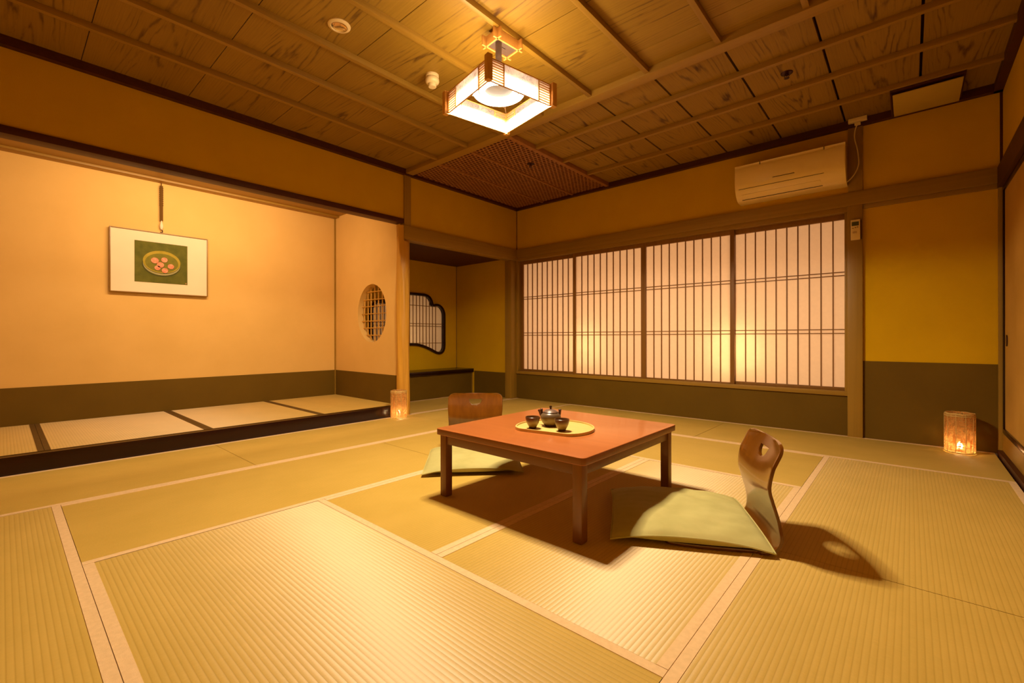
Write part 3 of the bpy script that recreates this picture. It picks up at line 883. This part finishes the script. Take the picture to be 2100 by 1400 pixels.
# ------------------------------------------------------------------ pendant lamp
LT = radians(-11.3)
lp = thing('ceiling_lamp', 'square wood and paper lamp hanging lit from the ceiling', 'lamp', (2.205, -2.706, 2.075), LT)
lp.location = (2.205, -2.706, 2.075)
LAMP_W = 318.0
HW = 0.212                    # half side
LH = 0.120                    # shade height
M['lpaper'] = paper('lamp_paper', (0.95, 0.93, 0.90), 0.76, 0.06)
def flower_paper():
    m = paper('printed_lamp_panel', (0.95, 0.93, 0.90), 0.76, 0.06)
    nt = m.node_tree
    f = noise(nt, coords(nt, (22, 22, 22)), 1.0, 3, 0.5, 2.5)
    k = ramp(nt, f, [(0.47, (1, 1, 1)), (0.495, (0.42, 0.42, 0.46)), (0.52, (1, 1, 1))])
    f2 = noise(nt, coords(nt, (9, 9, 9)), 1.0, 2)
    k2 = ramp(nt, f2, [(0.45, (1, 1, 1)), (0.55, (0.80, 0.76, 0.78))])
    for nd in list(nt.nodes):
        if nd.type in ('BSDF_DIFFUSE', 'BSDF_TRANSLUCENT'):
            mx = N(nt, 'ShaderNodeMix', data_type='RGBA', blend_type='MULTIPLY'); mx.inputs['Factor'].default_value = 1
            mx2 = N(nt, 'ShaderNodeMix', data_type='RGBA', blend_type='MULTIPLY'); mx2.inputs['Factor'].default_value = 1
            src = nd.inputs['Color'].links[0].from_socket
            L(nt, src, mx.inputs['A']); L(nt, k, mx.inputs['B'])
            L(nt, mx.outputs['Result'], mx2.inputs['A']); L(nt, k2, mx2.inputs['B'])
            L(nt, mx2.outputs['Result'], nd.inputs['Color'])
    return m
M['lflower'] = flower_paper()
def rot4(k, p):
    x, y, z = p
    for _ in range(k): x, y = -y, x
    return (x, y, z)
def rbox(mb, k, x0, x1, y0, y1, z0, z1):
    a = rot4(k, (x0, y0, z0)); c = rot4(k, (x1, y1, z1))
    mb.box(a[0], c[0], a[1], c[1], a[2], c[2])
gw = 0.098
for k in range(4):
    # side along local -y
    f = MB()
    rbox(f, k, -HW, HW, -HW + 0.002, -HW + 0.009, 0.0, 0.003)
    rbox(f, k, -HW, HW, -HW + 0.002, -HW + 0.009, LH - 0.005, LH)
    side = f.build('shade_side', M['lampw'], lp, bevel=0.001)
    q = MB(); rbox(q, k, -HW + gw, HW - gw, -HW + 0.005, -HW + 0.0065, 0.002, LH - 0.004); q.build('printed_panel', M['lflower'], side)
    for s in (-1, 1):
        q = MB(); xa, xb = (-HW + 0.012, -HW + gw) if s < 0 else (HW - gw, HW - 0.012)
        rbox(q, k, xa, xb, -HW + 0.006, -HW + 0.0075, 0.002, LH - 0.004); q.build('paper_panel', M['lpaper'], side)
        g = MB()
        for xx in (xa, xb - 0.005): rbox(g, k, xx, xx + 0.005, -HW, -HW + 0.012, 0.003, LH - 0.003)
        nb = 8
        for j in range(nb):
            z = 0.006 + (LH - 0.014) * (j + 0.5) / nb
            rbox(g, k, xa + 0.004, xb - 0.004, -HW + 0.001, -HW + 0.011, z, z + 0.0036)
        g.build('grille', M['lampz'], side)
    q = MB(); rbox(q, k, -HW - 0.018, -HW + 0.012, -HW - 0.018, -HW + 0.012, -0.004, LH + 0.004)
    q.build('corner_post', M['lampz'], lp, bevel=0.002)
# circular tubes
TUBE = emit('lamp_tube', (1.0, 0.80, 0.56), 25.0)
for R0, zz in ((0.132, 0.104), (0.092, 0.106)):
    b = MB(); b.tube([(R0 * cos(2 * pi * k / 48), R0 * sin(2 * pi * k / 48), zz) for k in range(48)], 0.0150, 10, closed=True)
    b.build('tube', TUBE, lp, smooth=True)
b = MB(); b.box(-0.150, 0.150, -0.150, 0.150, 0.119, 0.123); b.build('reflector_plate', mottled('lamp_back_plate', (0.018, 0.011, 0.007), (0.024, 0.015, 0.010), 6, 0.6), lp, bevel=0.001)
b = MB(); b.lathe([(0, 0.150), (0.055, 0.150), (0.062, 0.155), (0.062, 0.175), (0.05, 0.195), (0.018, 0.215), (0.018, 0.378), (0, 0.378)], 32); b.build('lamp_holder', M['mplate'], lp, smooth=True)
b = MB()
for k in range(4):
    a = radians(45 + 90 * k)
    b.tube([(0.05 * cos(a), 0.05 * sin(a), 0.165), (0.294 * cos(a), 0.294 * sin(a), LH + 0.002)], 0.003, 6)
    b.tube([(0.055 * cos(a + .78), 0.055 * sin(a + .78), 0.16), (0.145 * cos(a + .78), 0.132 * sin(a + .78), 0.105)], 0.0025, 6)
b.build('stay', M['metal'], lp)
# the light the tubes throw down into the room
for k in range(12):
    a = 2 * pi * (k + 0.5) / 12
    sl = bpy.data.lights.new('lamp_light', 'SPOT'); sl.energy = LAMP_W / 12; sl.color = (1.0, 0.79, 0.50)
    sl.spot_size = radians(176); sl.spot_blend = 0.12; sl.shadow_soft_size = 0.013
    so = bpy.data.objects.new('lamp_light', sl); COL.objects.link(so); so.parent = lp
    so.location = (0.132 * cos(a), 0.132 * sin(a), 0.078)
# and up past the edge of the back plate
for k in range(8):
    a = 2 * pi * (k + 0.5) / 8
    sl = bpy.data.lights.new('lamp_uplight', 'SPOT'); sl.energy = 25.0 / 8; sl.color = (1.0, 0.76, 0.44)
    sl.spot_size = radians(165); sl.spot_blend = 0.3; sl.shadow_soft_size = 0.013
    so = bpy.data.objects.new('lamp_uplight', sl); COL.objects.link(so); so.parent = lp
    so.location = (0.170 * cos(a), 0.170 * sin(a), 0.122); so.rotation_euler = (pi, 0, 0)
# crossed-bar ceiling mount
b = MB()
mz0, mz1 = 2.448 - 2.075, 2.503 - 2.075
for q_ in (-1, 1):
    b.box(-0.078, 0.078, q_ * 0.078 - 0.005, q_ * 0.078 + 0.005, mz0, mz1)
    b.box(q_ * 0.049 - 0.005, q_ * 0.049 + 0.005, -0.108, 0.108, mz0, mz1)
mf = b.build('mount_frame', M['lampw'], lp, bevel=0.001)
b = MB(); b.box(-0.044, 0.044, -0.073, 0.073, mz0 + 0.006, mz1); b.box(-0.004, 0.004, -0.035, 0.020, mz0 + 0.002, mz0 + 0.006); mp_ = b.build('mount_plate', M['mplate'], lp, bevel=0.001)
b = MB(); b.box(-0.03, 0.03, -0.055, 0.055, mz1, H - 2.075); mk = b.build('mount_block', M['lampw'], lp)
for o_ in (mf, mp_, mk):
    o_.location = (-0.024, 0.044, 0); o_.rotation_euler = (0, 0, radians(5))

# ------------------------------------------------------------------ ceiling fittings
d = thing('downlight', 'round recessed downlight in the ceiling left of the lamp', 'light', (1.550, -3.305, H))
b = MB(); b.lathe([(0.040, -0.002), (0.044, -0.010), (0.052, -0.009), (0.060, -0.004), (0.061, 0.0), (0.040, 0.0)], 40, close=True); b.build('trim_ring', M['white'], d, smooth=True)
M['refl'] = mottled('polished_reflector', (0.80, 0.62, 0.40), (0.85, 0.66, 0.43), 3, 0.10, 0.5, 0, 200, 0.9)
b = MB(); b.lathe([(0.041, -0.006), (0.036, -0.003), (0.022, -0.0015), (0, -0.001)], 36); b.build('reflector', M['refl'], d, smooth=True)
d = thing('fire_detector', 'white dome shaped detector on the ceiling beside the lamp', 'detector', (1.560, -2.660, H))
b = MB(); b.lathe([(0, 0), (0.043, 0), (0.043, -0.012), (0.036, -0.016), (0, -0.016)], 32); b.build('base', M['white'], d, smooth=True)
b = MB(); b.lathe([(0.034, -0.012), (0.044, -0.026), (0.046, -0.040), (0.041, -0.052), (0.030, -0.058), (0, -0.058)], 32); b.build('dome', M['white'], d, smooth=True)
b = MB(); b.lathe([(0.026, -0.050), (0.027, -0.074), (0.024, -0.079), (0, -0.080)], 28); b.build('sensor_cap', M['white'], d, smooth=True)
def sprinkler(loc, label):
    s = thing('sprinkler', label, 'sprinkler', loc, 0, 'ceiling sprinklers')
    b = MB(); b.lathe([(0, 0), (0.036, 0), (0.034, -0.005), (0.018, -0.008), (0, -0.008)], 28); b.build('flange', M['darkm'], s, smooth=True)
    b = MB(); b.lathe([(0, -0.006), (0.009, -0.007), (0.008, -0.016), (0.005, -0.022), (0, -0.022)], 16)
    for a in (0, pi): b.tube([(0.009 * cos(a), 0.009 * sin(a), -0.010), (0.014 * cos(a), 0.014 * sin(a), -0.022), (0.004 * cos(a), 0.004 * sin(a), -0.034)], 0.002, 6)
    b.lathe([(0, -0.033), (0.016, -0.034), (0.016, -0.036), (0, -0.037)], 18); b.build('head', M['darkm'], s, smooth=True)
    return s
sprinkler((3.325, -1.13, H), 'dark sprinkler head in the board ceiling left of the vent')
sprinkler((1.135, -1.105, 2.5115), 'dark sprinkler head in the honeycomb ceiling panel')
v = thing('air_vent', 'flat ivory air vent plate under the ceiling near the right corner', 'vent', (4.014, -0.275, H))
b = MB(); b.box(-0.172, 0.178, -0.195, 0.195, -0.074, -0.066); b.build('cover_plate', mottled('beige_plate', (0.50, 0.34, 0.06), (0.54, 0.37, 0.07), 4, 0.4), v, bevel=0.003)
b = MB(); b.box(-0.186, 0.190, -0.205, 0.205, -0.048, 0.0); b.box(-0.186, -0.176, -0.205, 0.205, -0.066, -0.048); b.build('frame', M['dark'], v, bevel=0.002)
b = MB(); b.box(-0.12, 0.12, -0.14, 0.14, -0.066, -0.048); b.build('duct', M['grey'], v)

# ------------------------------------------------------------------ air conditioner, outlet, remote
ac = thing('air_conditioner', 'ivory wall air conditioner above the paper windows', 'air conditioner', (3.155, 0.0, 2.02))
x0, x1 = -0.400, 0.400
prof = [(-0.002, 0.0), (-0.085, 0.004), (-0.125, 0.016), (-0.165, 0.048), (-0.192, 0.095), (-0.202, 0.150), (-0.203, 0.230), (-0.199, 0.292), (-0.185, 0.306), (-0.002, 0.306)]
b = MB(); b.prism([(x0, y, z) for y, z in catmull(prof, 3)], (x1 - x0, 0, 0)); b.build('body', M['ac'], ac, bevel=0.004)
b = MB(); fp = [(-0.196, 0.100), (-0.207, 0.150), (-0.208, 0.230), (-0.204, 0.278), (-0.198, 0.278), (-0.190, 0.105)]
b.prism([(x0 + 0.004, y, z) for y, z in fp], (x1 - x0 - 0.008, 0, 0)); b.build('front_panel', M['ac'], ac, bevel=0.003)
b = MB(); b.prism([(x0 + 0.05, y, z) for y, z in [(-0.126, 0.0145), (-0.167, 0.0455), (-0.172, 0.051), (-0.1695, 0.053), (-0.1635, 0.048), (-0.1235, 0.018)]], (0.585, 0, 0))
b.build('louver', M['ac'], ac, bevel=0.001)
b = MB()
b.prism([(x0 + 0.03, y, z) for y, z in [(-0.193, 0.0945), (-0.1955, 0.0975), (-0.190, 0.099)]], (0.63, 0, 0))
b.box(x0 + 0.30, x0 + 0.46, -0.2086, -0.206, 0.142, 0.146)
b.box(x0 + 0.20, x0 + 0.20 + 0.005, -0.205, -0.196, 0.281, 0.305); b.box(x1 - 0.14, x1 - 0.135, -0.205, -0.196, 0.281, 0.305)
b.prism([(x0 + 0.045, y, z) for y, z in [(-0.128, 0.0125), (-0.132, 0.0165), (-0.126, 0.015)]], (0.60, 0, 0))
b.build('slot', M['grey'], ac)
cp = [(3.474, -0.10, 2.030), (3.520, -0.105, 2.030), (3.560, -0.095, 2.040), (3.600, -0.075, 2.090), (3.626, -0.062, 2.160), (3.626, -0.060, 2.230), (3.616, -0.058, 2.310), (3.602, -0.056, 2.380), (3.604, -0.055, 2.440), (3.618, -0.056, 2.487)]
cs = []
for i in range(len(cp) - 1):
    p0 = cp[max(i - 1, 0)]; p1 = cp[i]; p2 = cp[i + 1]; p3 = cp[min(i + 2, len(cp) - 1)]
    for k in range(5):
        tt = k / 5
        cs.append(tuple(0.5 * ((2 * p1[j]) + (-p0[j] + p2[j]) * tt + (2 * p0[j] - 5 * p1[j] + 4 * p2[j] - p3[j]) * tt * tt + (-p0[j] + 3 * p1[j] - 3 * p2[j] + p3[j]) * tt ** 3) for j in range(3)))
cs.append(cp[-1])
b = MB(); b.tube([(x - 3.155, y, z - 2.02) for x, y, z in cs], 0.0042, 8); cord = b.build('power_cord', M['white'], ac, smooth=True)
b = MB(); b.box(3.602 - 3.155, 3.640 - 3.155, -0.070, -0.046, 0.462, 0.484); b.build('plug', M['white'], cord, bevel=0.003)
ob = thing('outlet_box', 'small ivory outlet box under the ceiling with a cord plugged in', 'outlet', (3.622, -0.018, 2.530))
b = MB(); b.box(-0.060, 0.060, -0.062, -0.0275, -0.024, 0.008); b.build('cover', M['white'], ob, bevel=0.004)
rm = thing('remote_control', 'ivory remote control hanging on the square post', 'remote control', (3.606, -0.030, 1.577))
b = MB(); b.box(-0.031, 0.031, -0.021, -0.003, 0.0, 0.162); b.build('case', M['white'], rm, bevel=0.005)
b = MB(); b.box(-0.024, 0.022, -0.0225, -0.0205, 0.112, 0.144); b.build('display', M['lcd'], rm)
M['btn'] = mottled('grey_button', (0.22, 0.13, 0.06), (0.28, 0.17, 0.08), 20, 0.5)
for x, z in ((-0.016, 0.094), (0.000, 0.098), (0.014, 0.100)):
    b = MB(); b.box(x - 0.005, x + 0.005, -0.0225, -0.0205, z - 0.003, z + 0.003); b.build('button', M['btn'], rm)
b = MB(); b.box(-0.018, 0.010, -0.0223, -0.0205, 0.052, 0.068); b.build('sticker', mottled('faded_print', (0.50, 0.30, 0.22), (0.66, 0.48, 0.28), 160, 0.5), rm)
b = MB(); b.box(-0.034, 0.036, -0.003, 0.0, 0.004, 0.158); b.box(0.031, 0.037, -0.016, 0.0, 0.004, 0.150); b.build('wall_holder', M['darkm'], rm, bevel=0.001)

# ------------------------------------------------------------------ picture and hanger
pc = thing('framed_picture', 'framed fruit bowl painting hanging in the picture alcove', 'picture', (TX + 0.012, -3.548, 1.217))
yw, hh = 0.372, 0.578
b = MB()
b.box(0.0, 0.022, -yw, -yw + 0.008, 0, hh); b.box(0.0, 0.022, yw - 0.008, yw, 0, hh); b.box(0.0, 0.022, -yw + 0.008, yw - 0.008, 0, 0.008); b.box(0.0, 0.022, -yw + 0.008, yw - 0.008, hh - 0.008, hh)
M['pframe'] = wood('gilt_frame', (0.22, 0.11, 0.012), (0.30, 0.16, 0.02), 'y', 40, 2, 0.4)
b.build('frame', M['pframe'], pc, bevel=0.001)
M['hang'] = wood('dark_bamboo', (0.09, 0.040, 0.004), (0.16, 0.075, 0.010), 'z', 40, 2, 0.75, 0.1)
M['mount'] = mottled('cream_mount', (0.80, 0.62, 0.38), (0.84, 0.66, 0.41), 3, 0.85)
b = MB(); b.box(0.002, 0.016, -yw + 0.008, yw - 0.008, 0.008, hh - 0.008); b.build('mount', M['mount'], pc)
PM = [mottled('painted_green', (0.085, 0.085, 0.004), (0.13, 0.12, 0.008), 14, 0.8), mottled('painted_olive', (0.32, 0.24, 0.012), (0.42, 0.30, 0.03), 18, 0.8),
      mottled('painted_bowl_inside', (0.15, 0.135, 0.008), (0.20, 0.17, 0.012), 22, 0.8), mottled('painted_pink', (0.66, 0.17, 0.075), (0.86, 0.36, 0.18), 45, 0.8),
      mottled('painted_foot', (0.30, 0.27, 0.10), (0.36, 0.30, 0.12), 30, 0.8), mottled('painted_shadow', (0.05, 0.05, 0.003), (0.07, 0.06, 0.004), 30, 0.8)]
b = MB()
b.box(0.0155, 0.0172, -0.200, 0.202, 0.103, 0.482, 0)
def ell(cy, cz, ry, rz, x, mi, a0=0, a1=360):
    n = 36
    b.prism([(x, cy + ry * cos(radians(a0 + (a1 - a0) * k / n)), cz + rz * sin(radians(a0 + (a1 - a0) * k / n))) for k in range(n if a1 - a0 == 360 else n + 1)], (0.0004, 0, 0), mi)
ell(0.000, 0.275, 0.148, 0.112, 0.0170, 5)
ell(0.002, 0.283, 0.142, 0.106, 0.0174, 4)
ell(0.002, 0.298, 0.142, 0.105, 0.0178, 5)
ell(0.002, 0.303, 0.143, 0.105, 0.0182, 1)
ell(0.002, 0.294, 0.126, 0.088, 0.0186, 2)
for cy, cz, s in ((-0.052, 0.312, 1.0), (0.020, 0.325, 0.85), (-0.010, 0.275, 0.95), (-0.032, 0.245, 0.8), (0.070, 0.268, 0.85), (0.024, 0.225, 0.85)):
    ell(cy, cz - 0.003, 0.031 * s, 0.029 * s, 0.0190, 5); ell(cy, cz, 0.029 * s, 0.027 * s, 0.0194, 3)
b.box(0.0170, 0.0176, 0.186, 0.193, 0.112, 0.119, 3)
b.build('painting', PM, pc)
hg = thing('picture_hanger', 'slim notched hanging hook above the framed picture', 'hanger', (TX + 0.018, -3.548, 1.795))
b = MB(); b.box(-0.004, 0.004, -0.012, 0.012, 0.115, 0.448)
for k in range(9): b.box(-0.006, 0.006, -0.0145, 0.0145, 0.26 + 0.020 * k, 0.268 + 0.020 * k)
b.tube([(0, 0, 0.44), (0, 0, 0.475)], 0.0035, 8)
b.build('bar', M['hang'], hg)
b = MB(); b.lathe([(0, 0.030), (0.007, 0.034), (0.014, 0.055), (0.013, 0.075), (0.007, 0.10), (0.004, 0.118), (0, 0.12)], 16); b.build('bead', M['mount'], hg, smooth=True)
b = MB(); b.tube([(0, 0, 0.034), (0, 0.008, 0.024), (0, 0.008, 0.010), (0, 0, 0.002), (0, -0.008, 0.010)], 0.004, 8); b.build('hook', M['darkm'], hg, smooth=True)

# ------------------------------------------------------------------ twine lanterns
def lantern_mat():
    m, nt, out = newmat('wound_twine')
    tc = N(nt, 'ShaderNodeTexCoord')
    mp = N(nt, 'ShaderNodeMapping'); mp.inputs['Scale'].default_value = (14, 14, 190); L(nt, tc.outputs['Object'], mp.inputs['Vector'])
    f = noise(nt, mp.outputs['Vector'], 1.0, 5, 0.65, 0.6)
    mp2 = N(nt, 'ShaderNodeMapping'); mp2.inputs['Scale'].default_value = (55, 55, 16); L(nt, tc.outputs['Object'], mp2.inputs['Vector'])
    g = noise(nt, mp2.outputs['Vector'], 1.0, 4, 0.6)
    col = ramp(nt, f, [(0.3, (0.46, 0.25, 0.06)), (0.7, (0.72, 0.44, 0.15))])
    d = N(nt, 'ShaderNodeBsdfDiffuse'); L(nt, col, d.inputs['Color']); L(nt, bump(nt, f, 0.6, 0.004), d.inputs['Normal'])
    t = N(nt, 'ShaderNodeBsdfTranslucent'); t.inputs['Color'].default_value = (0.88, 0.48, 0.18, 1)
    ms = N(nt, 'ShaderNodeMixShader'); ms.inputs[0].default_value = 0.45
    L(nt, d.outputs[0], ms.inputs[1]); L(nt, t.outputs[0], ms.inputs[2])
    tr_ = N(nt, 'ShaderNodeBsdfTransparent')
    h = ramp(nt, math_n(nt, 'ADD', math_n(nt, 'MULTIPLY', f, 0.5), math_n(nt, 'MULTIPLY', g, 0.5)), [(0.46, (0, 0, 0)), (0.55, (0.8, 0.8, 0.8))])
    m2 = N(nt, 'ShaderNodeMixShader'); L(nt, h, m2.inputs[0])
    L(nt, ms.outputs[0], m2.inputs[1]); L(nt, tr_.outputs[0], m2.inputs[2])
    L(nt, m2.outputs[0], out.inputs['Surface'])
    return m
M['twine'] = lantern_mat()
FL = emit('candle_flame', (1.0, 0.68, 0.30), 75.0)
LGR = 'wound twine candle lanterns on the floor'
ln = thing('floor_lantern', 'lit twine wound lantern at the foot of the log pillar', 'lantern', (0.088, -1.915, 0.0015), 0, LGR)
b = MB(); b.lathe([(0.076, 0.004), (0.078, 0.02), (0.0775, 0.14), (0.078, 0.262), (0.0765, 0.273), (0.072, 0.275), (0.071, 0.262), (0.071, 0.02)], 48); b.build('shade', M['twine'], ln, smooth=True)
b = MB()
for zz, rr in ((0.272, 0.0755), (0.266, 0.078), (0.006, 0.0775), (0.255, 0.0785)):
    b.tube([(rr * cos(2 * pi * k / 40), rr * sin(2 * pi * k / 40), zz + 0.0015 * sin(k)) for k in range(40)], 0.0028, 6, closed=True)
for k in range(10):
    a = 2 * pi * k / 10 + 0.3
    b.tube([(0.0785 * cos(a), 0.0785 * sin(a), 0.006), (0.079 * cos(a + .06), 0.079 * sin(a + .06), 0.13), (0.0785 * cos(a + .02), 0.0785 * sin(a + .02), 0.27)], 0.0016, 5)
b.build('binding', M['tray'], ln, smooth=True)
b = MB(); b.lathe([(0, 0.0), (0.060, 0.0), (0.060, 0.006), (0, 0.006)], 24); b.build('base', M['trimx'], ln)
b = MB(); b.lathe([(0, 0.006), (0.019, 0.006), (0.019, 0.024), (0.016, 0.026), (0, 0.025)], 20); cd = b.build('candle', M['white'], ln, smooth=True)
b = MB(); b.lathe([(0, 0.026), (0.013, 0.033), (0.017, 0.043), (0.011, 0.060), (0, 0.078)], 14); b.build('flame', FL, cd, smooth=True)
dup(ln, (4.190, -0.136, 0.0015), 2.2, 'lit twine wound lantern in the right corner of the room', LGR)

# ------------------------------------------------------------------ corridor behind the paper windows
b = MB(); b.box(0.95, 1.14, 0.16, 0.40, 0.535, 0.55); b.box(2.59, 2.78, 0.16, 0.40, 0.535, 0.55)
for x_ in (1.06, 2.69): b.box(x_ - 0.02, x_ + 0.02, 0.28, 0.32, -0.05, 0.535)
struct(b.build('trim_21', M['trimx']), 'candle stands in the corridor behind the paper windows', 'trim')

def area(name, loc, target, sx, sy, power, col, spread=pi):
    l = bpy.data.lights.new(name, 'AREA'); l.shape = 'RECTANGLE'; l.size = sx; l.size_y = sy; l.energy = power; l.color = col; l.spread = spread
    o = bpy.data.objects.new(name, l); COL.objects.link(o); o.location = loc
    o.rotation_euler = (Vector(target) - Vector(loc)).to_track_quat('-Z', 'Y').to_euler()
    return o
def point(name, loc, power, col, r=0.03):
    l = bpy.data.lights.new(name, 'POINT'); l.energy = power; l.color = col; l.shadow_soft_size = r
    o = bpy.data.objects.new(name, l); COL.objects.link(o); o.location = loc
    return o
area('corridor_light', (1.8, 1.05, 1.0), (1.8, 0.0, 1.0), 4.4, 1.9, 90.0, (1.0, 0.63, 0.43))
point('corridor_candle', (1.045, 0.20, 0.70), 6.5, (1.0, 0.74, 0.40), 0.035)
point('corridor_candle', (2.685, 0.20, 0.68), 9.0, (1.0, 0.74, 0.40), 0.035)
area('niche_window_light', (-1.75, -0.9, 0.95), (-1.1, -0.9, 0.95), 1.4, 1.1, 8.0, (1.0, 0.66, 0.40))
point('niche_candle', (-1.33, -0.98, 0.80), 1.0, (1.0, 0.72, 0.34), 0.035)
# hidden strip light behind the alcove lintel
al = area('alcove_light', (-0.17, -3.35, 2.24), (-1.05, -3.35, 1.55), 1.5, 0.06, 33.0, (1.0, 0.71, 0.45))

# ------------------------------------------------------------------ world, camera, view
w = bpy.data.worlds.new('World'); SC.world = w; w.use_nodes = True
w.node_tree.nodes['Background'].inputs[0].default_value = (0.02, 0.010, 0.003, 1)
w.node_tree.nodes['Background'].inputs[1].default_value = 0.2

cam = bpy.data.cameras.new('camera'); co = bpy.data.objects.new('camera', cam); COL.objects.link(co)
cam.sensor_width = 36.0; cam.lens = 924.556 / 2100.0 * 36.0
cam.shift_y = -(700.0 - 692.6) / 2100.0
cam.clip_start = 0.02
co.matrix_world = Matrix.Translation((3.9323, -4.551, 0.8)) @ Matrix.Rotation(0.7235, 4, 'Z') @ Matrix.Rotation(pi / 2, 4, 'X') @ Matrix.Rotation(-0.0012, 4, 'Z')
SC.camera = co
vs = SC.view_settings
vs.view_transform = 'Standard'; vs.look = 'None'; vs.exposure = 0.0; vs.gamma = 1.0
vs.use_curve_mapping = False
SC.cycles.use_denoising = True
SC.cycles.max_bounces = 8
SC.cycles.diffuse_bounces = 3
SC.cycles.transparent_max_bounces = 12
SC.cycles.sample_clamp_indirect = 6.0
